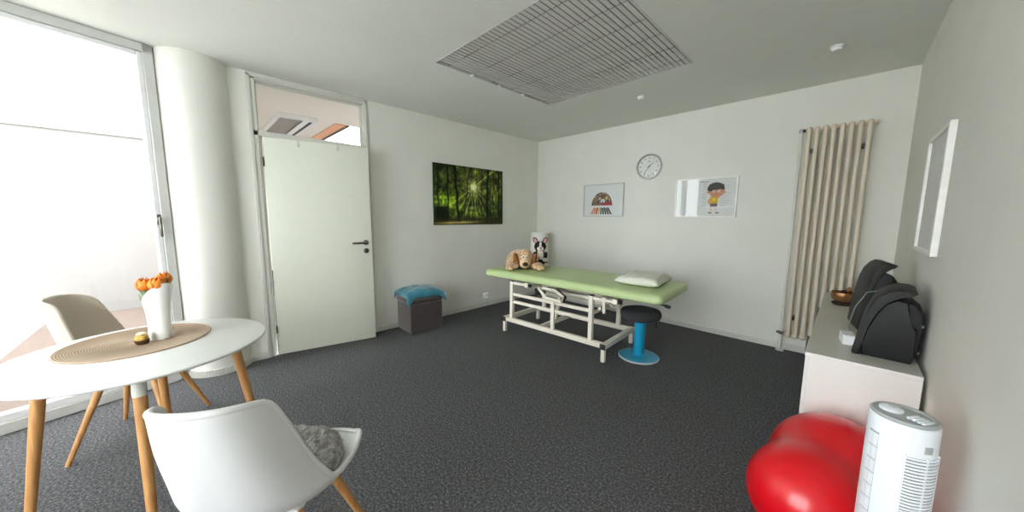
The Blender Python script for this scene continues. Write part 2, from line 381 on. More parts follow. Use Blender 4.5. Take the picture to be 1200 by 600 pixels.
bm = BM(); lathe(bm, [(0, 0), (.009, 0), (.009, .014), (0, .014)], 16, T(0, hy_, .968) @ Matrix.Rotation(PI/2, 4, 'Y')); box(bm, (.0, hy_-.0035, .946), (.013, hy_+.0035, .966)); obj('keyhole', bm, BLACKP, d1)
for zz in (1.80, .26):
    bm = BM(); rod(bm, (.004, -.005, zz-.04), (.004, -.005, zz+.04), .0055, n=12); obj('hinge', bm, DSTEEL, d1)
# corridor beyond the transom
COR = mat('corridor_paint', (240, 234, 227), 0.9, var=0.01, scale=3)
SKX0, SKX1, SKY0, SKY1 = -4.6, -1.22, -2.60, -1.2
bm = BM()
box(bm, (-6.1, -4.335, H), (-.12, SKY0, H+.1)); box(bm, (-6, SKY1, H), (-.12, 1, H+.1)); box(bm, (SKX1, SKY0, H), (-.12, SKY1, H+.1)); box(bm, (-6, SKY0, H), (SKX0, SKY1, H+.1))
struct(obj('ceiling_corridor', bm, COR, angle=None), 'pale corridor ceiling seen through the transom', 'ceiling')
bm = BM(); box(bm, (-6, -4.3, -.1), (-.12, 1, 0)); struct(obj('floor_corridor', bm, CARPET, angle=None), 'corridor floor behind the door', 'floor')
bm = BM(); box(bm, (-6.1, -4.3, -.1), (-6, 1, H)); box(bm, (-6, 1, -.1), (-.12, 1.1, H)); box(bm, (-6.1, -4.335, -.1), (-.12, -4.26, H))
struct(obj('wall_corridor', bm, COR, angle=None), 'corridor walls behind the door', 'wall')
w = bpy.data.objects.new('window_7', None); C.objects.link(w); struct(w, 'roof window with a wooden lining in the corridor ceiling', 'window')
PINE = wood_mat('pine_lining', (238, 160, 108), (246, 186, 138)); DARKF = mat('roof_window_gasket', (86, 52, 40), .5)
bm = BM(); box(bm, (SKX0, SKY0-.13, H-.012), (SKX1+.02, SKY0, H-.001)); obj('lining', bm, PINE, w)
bm = BM(); box(bm, (SKX0, SKY0-.002, H-.016), (SKX1+.01, SKY0+.05, H-.002)); obj('window_frame', bm, DARKF, w)
bm = BM(); box(bm, (SKX0, SKY0+.05, H+.09), (SKX1, SKY1, H+.096)); obj('pane', bm, GLASS, w)
# outside, seen through the glazing
EXTW = mat('render_facade', (116, 115, 113), .9, var=.02, scale=2); EXTF = mat('terrace_paving', (96, 85, 78), .9, var=.04, scale=6)
BOUNCE = mat('bounce_ground_pale', (190, 189, 185), .95, var=.08, scale=30)  # pale reflector colour for the added ground, lifts the ceiling
bm = BM(); prism(bm, [(-7.5, -5.6), (-7.5, -4.34), (-.12, -4.34), (-.14, -4.345), (FA.x-.1, FA.y-.02), (.28, -5.6)], -.14, -.03)
struct(obj('floor_terrace', bm, EXTF, angle=None), 'warm paving strip outside the glazing', 'terrace')
bm = BM(); prism(bm, [(-9, -14), (-9, -5.6), (.28, -5.6), (FE.x-.12, YF-.2), (5, YF-.2), (5, -14)], -.14, -.035)  # added bright ground, bounces daylight up through the windows
struct(obj('floor_bounce', bm, BOUNCE, angle=None), 'added pale ground outside the windows bouncing daylight to the ceiling', 'ground')
OW = 8.0  # top raised far above the view to block sky from the slanted glazing
bm = BM(); box(bm, (-3.7, -13.5, -.03), (-3.5, -4.345, 2.40)); ow = struct(obj('wall_outside', bm, EXTW, angle=None), 'pale rendered wall across the terrace, enlarged to cut sky light', 'wall')  # lengthened beyond the view so the left glazing gets less sky
bm = BM(); box(bm, (-3.74, -13.54, 2.40), (-3.46, -4.345, OW), .01, 2); obj('upper_sky_screen', bm, mat('pale_sky_screen', (126, 127, 126), .8, var=.02, scale=3), ow)  # upper part added as a screen against sky light

# ================================================================== THINGS: ceiling and walls
SLAT = mat('louvre_aluminium', (206, 206, 202), .45, .0, var=.02)
WELL = mat('light_well_grey', (128, 128, 122), .8)
t = thing('ceiling_light', 'large square ceiling light panel covered by a grey louvre of fine slats', 'ceiling light', (0, 0, H))
bm = BM()
box(bm, (LX0-.02, LY0-.02, .24), (LX1+.02, LY1+.02, .27))
for lo, hi in (((LX0-.02, LY0-.02, 0.121), (LX0, LY1+.02, .25)), ((LX1, LY0-.02, 0.121), (LX1+.02, LY1+.02, .25)), ((LX0, LY0-.02, 0.121), (LX1, LY0, .25)), ((LX0, LY1, 0.121), (LX1, LY1+.02, .25))): box(bm, lo, hi)
obj('light_housing', bm, WELL, t)
bm = BM(); x = LX0+.062; pitch_ = .0400; cords = [LY0+.12+.243*k for k in range(6)]
while x < LX1-.012:
    ys = [LY0+.006]+[c+q for c in cords[:6] if c < LY1-.02 for q in (-.004, .004)]+[LY1-.006]
    for a, b in zip(ys[0::2], ys[1::2]):
        prism(bm, [(x-.0178, .0070), (x-.0178, .0055), (x-.007, .0018), (x+.007, .0014), (x+.0172, .0038), (x+.0172, .0053), (x+.007, .0029), (x-.007, .0033)], a, b, axis='y')
    x += pitch_
obj('louvre_slats', bm, SLAT, t, angle=None)
for c in cords:
    bm = BM(); rod(bm, (LX0+.004, c, .010), (LX1-.004, c, .012), .0022, n=6); obj('cord', bm, BLACKP, t)
for lo, hi in (((LX1-.012, LY0, -.002), (LX1, LY1, .02)), ((LX0+.012, LY1-.006, -.002), (LX1, LY1, .02)), ((LX0+.012, LY0, -.002), (LX1, LY0+.006, .02))):
    bm = BM(); box(bm, lo, hi); obj('edge_rail', bm, SLAT, t)
for y in (LY0+.36, LY0+.68, LY0+1.0):
    bm = BM(); box(bm, (LX0-.004, y-.009, -.006), (LX0+.035, y+.009, .004), .001, 1); obj('clip', bm, WHITEP, t)
for x, y, lab in ((2.12, -.865, 'small white smoke detector on the ceiling nearer the louvred light'), (3.55, -.86, 'small white smoke detector on the ceiling above the radiator side')):
    t = thing('smoke_detector', lab, 'smoke detector', (x, y, H), 0, 'smoke detectors on the ceiling'); t.scale = (.82, .82, .9)
    bm = BM(); lathe(bm, [(0, 0), (.045, 0), (.045, -.008), (.041, -.012), (0, -.012)], 32); obj('base_plate', bm, WHITEP, t)
    bm = BM(); lathe(bm, [(.036, -.0119), (.036, -.024), (.028, -.034), (0, -.036)], 32); obj('cover', bm, WHITEP, t)

# forest canvas
def forest(U, V):
    x = U*30; y = V*20
    sx, sy = 0.535, 0.655
    dx = (U-sx)*1.5; dy = V-sy; d = np.hypot(dx, dy); a = np.arctan2(dy, dx)
    leaf = fbm(U*34, V*24, 3, 4); big = fbm(U*7, V*5, 9, 3)
    glow = np.exp(-d*3.4)
    r = 34+170*leaf**1.8+200*glow*leaf*1.5; g = 44+170*leaf**1.5+170*glow*leaf*1.5; b = 22+60*leaf**1.5+90*glow*leaf
    dark = np.clip((big-0.36)*4, 0, 1); r *= .5+.5*dark; g *= .52+.48*dark; b *= .55+.45*dark
    # bright left clearing
    cl = np.exp(-((U-.10)/.12)**2-((V-.42)/.10)**2); r += 60*cl*leaf*2; g += 85*cl*leaf*2
    cl = np.exp(-((U-.27)/.10)**2-((V-.38)/.22)**2); r += 60*cl*leaf*2; g += 78*cl*leaf*2; b += 20*cl*leaf
    # rays
    ray = np.zeros_like(U)
    for aa, wd, st in ((.62, .04, 1.1), (.12, .04, .5), (2.4, .05, .35), (-.75, .035, .5), (-1.05, .03, .8), (-1.25, .025, .9), (-1.45, .03, 1.0), (-1.68, .03, .9), (-1.95, .04, 1.0), (-2.25, .05, .9), (-2.55, .06, .6), (1.4, .06, .3), (-.4, .03, .4)):
        dd = np.abs((a-aa+PI) % (2*PI)-PI); ray += st*np.exp(-(dd/wd)**2)
    ray *= np.exp(-d*1.7)*np.clip(d*10, 0, 1)
    r += 170*ray; g += 180*ray; b += 110*ray
    # trunks
    def trunk(c, w, lean=0, v0=0.0, k=1.0):
        cc = c+lean*(V-.5)+.006*np.sin(V*17+c*40); m = np.clip(1.6-np.abs(U-cc)/w*1.6, 0, 1)*(V > v0)*k
        return np.clip(m, 0, 1)
    for c, w, ln, v0, k in ((.295, .022, -.05, .03, 1), (.175, .014, 0, .1, .9), (.745, .020, .015, .05, 1), (.93, .018, 0, .05, .9), (.84, .010, 0, .1, .7), (.05, .016, 0, .1, .8), (.66, .007, .02, .1, .7), (.43, .012, .10, .08, .6), (.48, .010, .05, .08, .6), (.52, .009, .0, .08, .6), (.60, .007, -.05, .1, .5), (.98, .014, 0, .05, .8)):
        m = trunk(c, w, ln, v0, k); r = r*(1-m)+18*m; g = g*(1-m)+20*m; b = b*(1-m)+12*m
    # dark crown frame, ground, path
    e = np.clip((V-.86)*5, 0, 1)*np.clip(np.abs(U-.5)*3-.3, 0, 1); r *= 1-.6*e; g *= 1-.55*e; b *= 1-.6*e
    gl = np.exp(-((U-.09)/.09)**4)*(V < .30); r *= 1-.8*gl; g *= 1-.75*gl; b *= 1-.75*gl
    gm = np.clip((.15-V)*16, 0, 1)*.8; gr = 30+50*fbm(U*40, V*60, 5, 3); r = r*(1-gm)+gr*gm; g = g*(1-gm)+gr*.95*gm; b = b*(1-gm)+gr*.5*gm
    pth = np.exp(-((V-.035-.03*(U-.3))/.022)**2)*np.clip(1.3-np.abs(U-.30)*3, 0, 1); r += 150*pth; g += 130*pth; b += 80*pth
    core = .8*np.exp(-(d/.05)**2)+.45*np.exp(-(d/.13)**2); r += 220*core; g += 225*core; b += 170*core
    return r, g, b
t = thing('canvas_picture', 'large forest photograph with sunburst between trees on the left wall', 'picture', (0, -1.416, 1.606))
PRINT = print_mat('printed_canvas', .6, .15)
cw, chh = 1.185, .782
bm = BM(); box(bm, (.001, -cw/2, -chh/2), (.021, cw/2, chh/2), .003, 2); obj('stretched_canvas', bm, mat('canvas_edge', (40, 44, 30), .8), t)
print_mesh('forest_print', cw-.004, chh-.004, 330, 220, forest, PRINT, t, lambda a, b: (.0215, a, b))

# framed prints on the back wall
FRW = mat('white_picture_frame', (238, 238, 234), .35); FRS = mat('silver_picture_frame', (196, 198, 194), .35, .3)
PAPER = print_mat('printed_paper', .7, .2); PGLASS = glass_mat('picture_glass')
def brain(U, V):
    n = fbm(U*60, V*60, 2, 2); r = np.full_like(U, 222.); g = np.full_like(U, 226.); b = np.full_like(U, 226.)
    cx, cy, rx, ry = .475, .335, .27, .43
    ins = (((U-cx)/rx)**2+((V-cy)/ry)**2 < 1) & (V > cy)
    cell = vnoise(U*19, V*15, 4); c2 = vnoise(U*33+5, V*25, 8)
    pal = np.array([(40, 34, 32), (150, 118, 74), (92, 100, 74), (176, 150, 120), (120, 60, 58), (60, 84, 96), (200, 190, 170), (170, 120, 60)], float)
    idx = np.clip((cell*.6+c2*.4)*8, 0, 7).astype(int)
    for k, ch in enumerate((r, g, b)): ch[ins] = pal[idx][..., k][ins]
    for q, (qx, qy, qr) in enumerate(((.42, .56, .05), (.60, .58, .055), (.50, .47, .075))):
        m = np.hypot((U-qx)*1.35, V-qy) < qr; r[m], g[m], b[m] = ((190, 170, 150), (200, 180, 120), (214, 222, 226))[q]
    m = np.hypot((U-.50)*1.35, V-.47) < .022; r[m], g[m], b[m] = 60, 110, 130
    m = ins & (V < cy+.10) & (U > .45); r[m] = 160; g[m] = 66; b[m] = 70
    cols = [(212, 110, 84), (206, 120, 70), (190, 60, 50), (220, 180, 70), (50, 120, 90), (40, 60, 70), (36, 36, 40), (40, 40, 46), (30, 30, 34)]
    for k, c in enumerate(cols):
        x0 = .205+.064*k; lean = (.40-.10*k)*1.0
        m = (np.abs(U-(x0+lean*(V-.06)+.0)) < .021) & (V > .05) & (V < .27-.02*(k % 2))
        r[m], g[m], b[m] = c
    return r, g, b
def boy(U, V):
    r = np.full_like(U, 214.); g = np.full_like(U, 217.); b = np.full_like(U, 216.)
    def put(m, c): r[m], g[m], b[m] = c
    A = 1.44
    def el(x, y, rx, ry): return ((U-x)*A/rx)**2+((V-y)/ry)**2 < 1
    def seg(x0, y0, x1, y1, w):
        X = U*A; x0 *= A; x1 *= A; L = (x1-x0)**2+(y1-y0)**2; tt = np.clip(((X-x0)*(x1-x0)+(V-y0)*(y1-y0))/L, 0, 1)
        return np.hypot(X-x0-tt*(x1-x0), V-y0-tt*(y1-y0)) < w
    skin = (198, 140, 112)
    # faint text rows and table bands
    for k in range(9):
        m = (np.abs(V-(.80-.065*k)) < .008) & (U > .76) & (U < .92-.03*(k % 3)); put(m, (176, 180, 182))
        m = (np.abs(V-(.86-.07*k)) < .008) & (U > .46) & (U < .53); put(m, (160, 166, 170))
    put((np.abs(V-.92) < .012) & (U > .40) & (U < .56), (150, 156, 158))
    put((V > .20) & (V < .27) & (U > .54) & (U < .97), (234, 236, 236))
    for k in range(12): put((np.abs(U-(.57+.034*k)) < .008) & (V > .21) & (V < .26), (206, 210, 212))
    put((U > .39) & (U < .42) & (V > .05) & (V < .88), (200, 204, 204))
    put(seg(.62, .12, .625, .22, .018), (216, 196, 184)); put(seg(.70, .12, .695, .22, .018), (216, 196, 184))
    put(el(.605, .085, .045, .022), (120, 122, 122)); put(el(.725, .085, .045, .022), (120, 122, 122))
    put((np.abs(U-.66) < .058) & (V > .25) & (V < .36), (96, 78, 104))
    put(seg(.61, .49, .57, .38, .022), skin); put(seg(.57, .38, .60, .33, .02), skin)
    put(seg(.72, .49, .80, .60, .022), skin); put(el(.815, .63, .035, .035), skin)
    put((np.abs(U-.66) < .062) & (V > .34) & (V < .53), (208, 168, 40)); put(el(.66, .44, .035, .04), (226, 196, 90))
    put(el(.68, .73, .20, .165), (44, 38, 36)); put(el(.68, .64, .150, .14), skin); put(el(.555, .64, .03, .04), skin); put(el(.80, .66, .03, .04), skin)
    put(el(.68, .79, .17, .095), (44, 38, 36)); put(el(.60, .72, .07, .06), (44, 38, 36))
    for q in range(7): put(el(.58+.035*q, .85-.012*abs(q-3), .03, .028), (44, 38, 36))
    for ex in (.64, .73): put(el(ex, .66, .022, .028), (244, 244, 244)); put(el(ex, .66, .011, .015), (30, 26, 26))
    put(el(.70, .585, .03, .008), (150, 70, 60))
    return r, g, b
def picture(name, label, x, z, w, h, fn, fm_, fw_, nx, ny):
    t = thing(name, label, 'picture', (x, 0, z))
    bm = BM(); d = -.022
    for lo, hi in (((-w/2, d, -h/2), (-w/2+fw_, -.001, h/2)), ((w/2-fw_, d, -h/2), (w/2, -.001, h/2)), ((-w/2+fw_, d, h/2-fw_), (w/2-fw_, -.001, h/2)), ((-w/2+fw_, d, -h/2), (w/2-fw_, -.001, -h/2+fw_))): box(bm, lo, hi, .0015, 1)
    obj('frame', bm, fm_, t)
    bm = BM(); box(bm, (-w/2+.004, -.008, -h/2+.004), (w/2-.004, -.002, h/2-.004)); obj('backing_board', bm, PAPERW, t)
    print_mesh('print', w-2*fw_, h-2*fw_, nx, ny, fn, PAPER, t, lambda a, b: (a, -.0105, b))
    bm = BM(); box(bm, (-w/2+fw_, -.0155, -h/2+fw_), (w/2-fw_, -.0135, h/2-fw_)); obj('glass', bm, PGLASS, t)
PAPERW = mat('backing_card', (220, 220, 216), .8)
picture('framed_print', 'silver framed print of a colourful brain above pencils', 1.234, 1.565, .632, .458, brain, FRS, .012, 190, 140)
picture('framed_print', 'white framed print of a waving boy in a yellow shirt', 2.533, 1.558, .640, .448, boy, FRW, .016, 220, 154)
# wall clock
t = thing('wall_clock', 'round silver rimmed wall clock with black numerals', 'clock', (1.872, 0, 1.968))
mY = Matrix.Rotation(PI/2, 4, 'X')      # local z -> -y
bm = BM(); lathe(bm, [(.135, .006), (.146, .030), (.150, .034), (.156, .034), (.160, .030), (.160, .002), (.135, .002)], 64, mY, close=True); obj('rim', bm, mat('satin_aluminium', (190, 190, 186), .3, .8), t)
bm = BM(); lathe(bm, [(0, .010), (.144, .010), (.144, .004), (0, .004)], 64, mY); obj('dial', bm, mat('dial_white', (226, 228, 224), .5), t)
INK = mat('black_ink', (34, 34, 34), .6)
def text_bm(bm, s, size, x, z, y, mtx=None):
    cu = bpy.data.curves.new('txt', 'FONT'); cu.body = s; cu.size = size; cu.align_x = 'CENTER'; cu.align_y = 'CENTER'; cu.extrude = .0004
    o = bpy.data.objects.new('txt', cu); C.objects.link(o); dg = bpy.context.evaluated_depsgraph_get(); dg.update()
    me = bpy.data.meshes.new_from_object(o.evaluated_get(dg)); n0 = len(bm.verts); bm.from_mesh(me); bm.verts.ensure_lookup_table()
    vs = bm.verts[n0:]; mm = T(x, y, z) @ Matrix.Rotation(PI/2, 4, 'X')
    bmesh.ops.transform(bm, matrix=(mtx @ mm) if mtx else mm, verts=vs)
    bpy.data.objects.remove(o); bpy.data.curves.remove(cu); bpy.data.meshes.remove(me)
bm = BM()
for k in range(1, 13):
    nb = BM(); a = PI/2-k*PI/6; text_bm(nb, str(k), .034, .112*math.cos(a), .112*math.sin(a), -.0112); obj('numeral', nb, INK, t, angle=None)
bm.free(); bm = BM()
for k in range(60):
    a = k*PI/30; r0 = .132 if k % 5 else .130; m = Matrix.Rotation(a, 4, 'Y'); box(bm, (-.0008, -.0112, r0), (.0008, -.0101, .140), mtx=m)
obj('minute_track', bm, INK, t, angle=None)
def hand(name, a, L, w, yy):
    bm = BM(); prism(bm, [(-w, -.022), (w, -.022), (w*.6, L), (-w*.6, L)], yy-.0012, yy, axis='y', mtx=Matrix.Rotation(a, 4, 'Y')); obj(name, bm, INK, t)
hand('hour_hand', math.radians(47), .078, .0042, -.0135); hand('minute_hand', math.radians(213), .112, .0034, -.0155)
bm = BM(); lathe(bm, [(0, .018), (.007, .018), (.007, .010), (0, .010)], 20, mY); obj('hub', bm, INK, t)
bm = BM(); box(bm, (-.016, -.0112, .066), (.016, -.0101, .0705)); box(bm, (-.006, -.0112, .059), (.006, -.0101, .062)); obj('dial_mark', bm, INK, t)
bm = BM(); lathe(bm, [(0, .028), (.147, .026), (.147, .024), (0, .026)], 48, mY); obj('cover_glass', bm, PGLASS, t)

# wall frame on the right wall (seen edge-on)
t = thing('wall_frame', 'white framed board on the right wall above the sideboard', 'frame', (XR, -1.55, 1.46))
bm = BM(); w2, h2 = .28, .305
for lo, hi in (((-.025, -w2, -h2), (-.001, -w2+.02, h2)), ((-.025, w2-.02, -h2), (-.001, w2, h2)), ((-.025, -w2+.02, h2-.02), (-.001, w2-.02, h2)), ((-.025, -w2+.02, -h2), (-.001, w2-.02, -h2+.02))): box(bm, lo, hi, .002, 1)
obj('frame', bm, FRW, t); bm = BM(); box(bm, (-.012, -w2+.018, -h2+.018), (-.004, w2-.018, h2-.018)); obj('board', bm, PAPERW, t)
# socket
t = thing('wall_socket', 'small white socket above the skirting on the left wall', 'socket', (0, -1.148, .152))
t.scale = (1.2, 1.2, 1.2)
bm = BM(); box(bm, (.0005, -.040, -.040), (.012, .040, .040), .004, 2); obj('cover_plate', bm, WHITEP, t)
bm = BM(); lathe(bm, [(0, .020), (.017, .020), (.019, .028), (.030, .028), (.030, .010), (0, .010)], 28, Matrix.Rotation(PI/2, 4, 'Y')); obj('socket_insert', bm, WHITEP, t)
# over-door hooks (rest on the door top)
for s, lab in ((.265, 'white over-door hook on the door top nearer the hinges'), (.590, 'white over-door hook on the door top nearer the handle')):
    p0 = Vector((hx+math.sin(ang)*s, hy+math.cos(ang)*s, 2.015))
    t = thing('door_hook', lab, 'hook', p0, -ang, 'hooks over the door')
    bm = BM(); box(bm, (-.044, -.011, .0005), (.004, .011, .003)); box(bm, (.001, -.011, -.060), (.004, .011, .002)); box(bm, (-.044, -.011, -.03), (-.0415, .011, .002)); obj('strap', bm, TRIMW, t)
    bm = BM(); path(bm, [(.004, 0, -.030), (.012, 0, -.050), (.026, 0, -.056), (.034, 0, -.046), (.035, 0, -.036)], .005, 10); obj('hook_arm', bm, TRIMW, t)
# corridor ceiling unit
t = thing('ceiling_vent', 'square white air vent on the corridor ceiling behind the transom', 'vent', (-1.75, -3.175, H))
bm = BM(); box(bm, (-.62, -.215, -.05), (.62, .215, -.0005), .012, 2); obj('casing', bm, WHITEP, t)
bm = BM()
for k in range(11): box(bm, (-.55, -.17+.02*k, -.058), (.55, -.158+.02*k, -.049))
obj('grille', bm, mat('vent_grey', (168, 166, 160), .6), t)
for yq in (.03, .135):
    bm = BM(); box(bm, (-.56, yq, -.0515), (.56, yq+.035, -.0495)); obj('air_slot', bm, mat('slot_dark', (70, 62, 54), .7), t)

# ================================================================== radiator
RAD = mat('radiator_cream', (218, 206, 188), .4, var=.01)
t = thing('radiator', 'tall cream column radiator with pipe on the back wall', 'radiator', (0, 0, 0))
x0, x1 = 3.392, 3.775; nC = 8; pc = (x1-x0)/(nC-1)
for zc in (2.135, .185):
    bm = BM(); path(bm, [(x0-.025, -.098, zc), (x1+.025, -.098, zc)], .016, 16)
    for k in range(nC): ellip(bm, (x0+k*pc, -.098, zc), (.024, .048, .028), 16)
    lathe(bm, [(0, 0), (.019, 0), (.019, .022), (.013, .026), (0, .026)], 16, T(x1+.018, -.098, zc) @ Matrix.Rotation(PI/2, 4, 'Y'))
    obj('header', bm, RAD, t)
for k in range(nC):
    bm = BM()
    for yy in (-.128, -.068): rod(bm, (x0+k*pc, yy, .185), (x0+k*pc, yy, 2.135), .0160, n=16)
    obj('column', bm, RAD, t)
for zc in (1.95, .35):
    for xb in (x0+.5*pc, x1-.5*pc): bm = BM(); box(bm, (xb-.012, -.098, zc-.015), (xb+.012, -.001, zc+.015)); obj('wall_bracket', bm, DSTEEL, t)
PIPEW = mat('pipe_white', (214, 214, 206), .4)
bm = BM(); rod(bm, (3.336, -.07, .013), (3.336, -.07, 2.14), .0115, n=16); lathe(bm, [(0, 0), (.034, 0), (.034, .010), (.016, .014), (0, .014)], 24, T(3.336, -.07, 0.0)); rod(bm, (3.336, -.07, 1.86), (3.336, -.07, 1.885), .0145)
obj('supply_pipe', bm, PIPEW, t)
bm = BM(); rod(bm, (3.336, -.07, .10), (3.336, -.07, .165), .0165); obj('pipe_sleeve', bm, PIPEW, t)
bm = BM(); lathe(bm, [(0, -.022), (.020, -.018), (.025, 0), (.020, .018), (0, .022)], 24, T(3.336, -.07, 2.140)); obj('valve_knob', bm, mat('valve_grey', (176, 178, 176), .4, .3), t)
bm = BM(); rod(bm, (3.345, -.085, 2.138), (x0-.02, -.098, 2.135), .010); obj('valve_body', bm, DSTEEL, t)
bm = BM(); rod(bm, (3.336, -.07, .170), (3.336, -.07, .200), .021); rod(bm, (3.30, -.07, .186), (3.366, -.086, .186), .012); obj('lower_valve', bm, STEEL, t)
bm = BM(); rod(bm, (3.36, -.088, .185), (x0-.01, -.098, .185), .011); obj('union_nut', bm, RAD, t)

# ================================================================== corner lamp
t = thing('floor_lamp', 'white tube-shaped floor lamp in the corner behind the plush dogs', 'lamp', (.305, -.29, 0))
SHADE = mat('paper_shade', (238, 238, 232), .8, var=.02)
bm = BM(); lathe(bm, [(.137, .30), (.140, .30), (.140, 1.085), (.137, 1.085)], 48, close=True); obj('lamp_shade', bm, SHADE, t)
bm = BM(); lathe(bm, [(0, 0), (.11, 0), (.11, .015), (.012, .022), (.009, .03), (.009, .62), (0, .62)], 32); obj('stand', bm, STEEL, t)
bm = BM()
for k in range(3): a = k*2*PI/3; rod(bm, (0, 0, .60), (.138*math.cos(a), .138*math.sin(a), .60), .002, n=8)
obj('shade_carrier', bm, STEEL, t)
bm = BM(); ellip(bm, (0, 0, .67), (.03, .03, .045), 20); obj('bulb', bm, SHADE, t)

# ================================================================== ottoman and cushion
VELV = mat('brown_velvet', (58, 47, 47), .9, var=.15, scale=14, bump=.15, bscale=60, sheen=.6)
t = thing('storage_ottoman', 'dark brown velvet cube ottoman against the left wall', 'ottoman', (.205, -2.345, 0), math.radians(-2))
bm = BM(); box(bm, (-.172, -.20, .004), (.180, .20, .335), .010, 3); obj('box_body', bm, VELV, t)
bm = BM(); box(bm, (-.176, -.204, .337), (.184, .204, .385), .014, 3); obj('lid', bm, VELV, t)
for sx_, sy__ in ((-1, -1), (1, -1), (-1, 1), (1, 1)):
    bm = BM(); lathe(bm, [(0, 0), (.012, 0), (.014, .005), (0, .005)], 12, T(.15*sx_, .17*sy__, 0)); obj('foot', bm, BLACKP, t)
TEAL = mat('teal_satin', (44, 122, 144), .40, var=.2, scale=9, bump=.2, bscale=20, sheen=.3)
t = thing('cushion', 'shiny teal cushion with drooping corners on the brown ottoman', 'cushion', (.207, -2.345, .440), math.radians(-4))
bm = BM(); cushion(bm, .215, .235, .060, 26, 3.6, droop=.012, seed=2, wr=.005); obj('cushion_cover', bm, TEAL, t, angle=80)
for a, b in ((1, -1), (-1, -1), (1, 1)):
    bm = BM(); vs = [(a*.196, b*.214, -.02), (a*.150, b*.220, -.018), (a*.198, b*.170, -.018)]
    pts = [Vector((a*.205, b*.222, -.026)), Vector((a*.140, b*.224, -.022)), Vector((a*.212, b*.232, -.110)), Vector((a*.206, b*.150, -.022))]
    A = [bm.verts.new(q) for q in pts]; B = [bm.verts.new(q+Vector((a*.005, b*.005, .001))) for q in pts]
    for q in ((0, 1, 2), (0, 2, 3)): bm.faces.new([A[i] for i in q]); bm.faces.new([B[i] for i in q][::-1])
    for i, j in ((0, 1), (1, 2), (2, 3), (3, 0)):
        try: bm.faces.new((A[i], A[j], B[j], B[i]))
        except ValueError: pass
    obj('corner_flap', bm, TEAL, t, angle=None)
bm = BM(); prism(bm, [(.2, -.012), (.236, -.004), (.232, -.038)], .214, .216, axis='y'); obj('care_label', bm, WHITEP, t, angle=None)

# ================================================================== treatment table
GREEN = mat('green_vinyl', (184, 204, 148), .42, var=.02, scale=40, bump=.08, bscale=300)
BX, BY, BYAW = 1.655, -1.350, math.radians(3.2)
t = thing('treatment_table', 'pale green padded treatment table on a white steel frame', 'treatment table', (BX, BY, 0), BYAW)
# pad : local centre offset
px0, px1, py0, py1 = -.975, 1.065, -.355, .425; ZB, ZT = .632, .712
bm = BM()
def rrect(x0, x1, y0, y1, r, n=6):
    out = []
    for cx, cy, a0 in ((x1-r, y1-r, 0), (x0+r, y1-r, PI/2), (x0+r, y0+r, PI), (x1-r, y0+r, 3*PI/2)):
        for k in range(n+1): a = a0+k*PI/2/n; out.append((cx+r*math.cos(a), cy+r*math.sin(a)))
    return out
rings = []
for ins, z in ((.03, ZB), (.006, ZB+.004), (.0, ZB+.014), (.0, ZT-.045), (.004, ZT-.026), (.016, ZT-.010), (.034, ZT-.002), (.06, ZT), (.2, ZT+.001)):
    rings.append([bm.verts.new((x, y, z)) for x, y in rrect(px0+ins, px1-ins, py0+ins, py1-ins, max(.055-ins*.5, .02))])
n = len(rings[0])
for A, B in zip(rings, rings[1:]):
    for k in range(n): bm.faces.new((A[k], A[(k+1) % n], B[(k+1) % n], B[k]))
bm.faces.new(rings[0][::-1]); bm.faces.new(rings[-1])
obj('padded_top', bm, GREEN, t, angle=60)
bm = BM(); box(bm, (-.70, -.25, .612), (.98, .25, .633), .004, 1); obj('support_board', bm, BLACKP, t)
fx0, fx1, fy = -.665, .572, .305; TB = .02      # base frame
bm = BM()
for s in (-1, 1): box(bm, (fx0, s*fy-.02, .132), (fx1, s*fy+.02, .182), .004, 1)
for x in (fx0, fx1): box(bm, (x-.025, -fy-.035, .130), (x+.025, fy+.035, .180), .004, 1)
box(bm, (-.20, -fy+.02, .134), (-.16, fy-.02, .176), .004, 1)
obj('base_frame', bm, CREAM, t)
for x in (fx0, fx1):
    for s in (-1, 1):
        bm = BM(); box(bm, (x-.019, s*(fy+.010)-.019, .006), (x+.019, s*(fy+.010)+.019, .131), .004, 1); l_ = obj('leg', bm, CREAM, t)
        bm = BM(); box(bm, (x-.02, s*(fy+.010)-.02, 0), (x+.02, s*(fy+.010)+.02, .007), .002, 1); obj('rubber_foot', bm, BLACKP, l_)
        bm = BM(); box(bm, (x-.026, s*(fy+.034)-.004, .129), (x+.026, s*(fy+.034)+.006, .181), .002, 1); obj('end_cap', bm, BLACKP, t)
for x in (-.565, .430):
    for s in (-1, 1):
        bm = BM(); box(bm, (x-.021, s*fy-.021, .180), (x+.021, s*fy+.021, .606), .004, 1); u_ = obj('upright', bm, CREAM, t)
        bm = BM(); box(bm, (x-.020, s*fy-.020, .605), (x+.020, s*fy+.020, .611), .001, 1); obj('end_cap', bm, BLACKP, u_)
bm = BM()
for s in (-1, 1):
    for z in (.372, .458): box(bm, (-.545, s*(fy-.005)-.013, z-.016), (.412, s*(fy-.005)+.013, z+.016), .003, 1)
    box(bm, (-.545, s*fy-.013, .575), (-.33, s*fy+.013, .602), .003, 1); box(bm, (.45, s*fy-.013, .570), (.66, s*fy+.013, .600), .003, 1)
for x in (-.565, .43): box(bm, (x-.015, -fy+.02, .42), (x+.015, fy-.02, .45), .003, 1)
obj('side_rails', bm, CREAM, t)
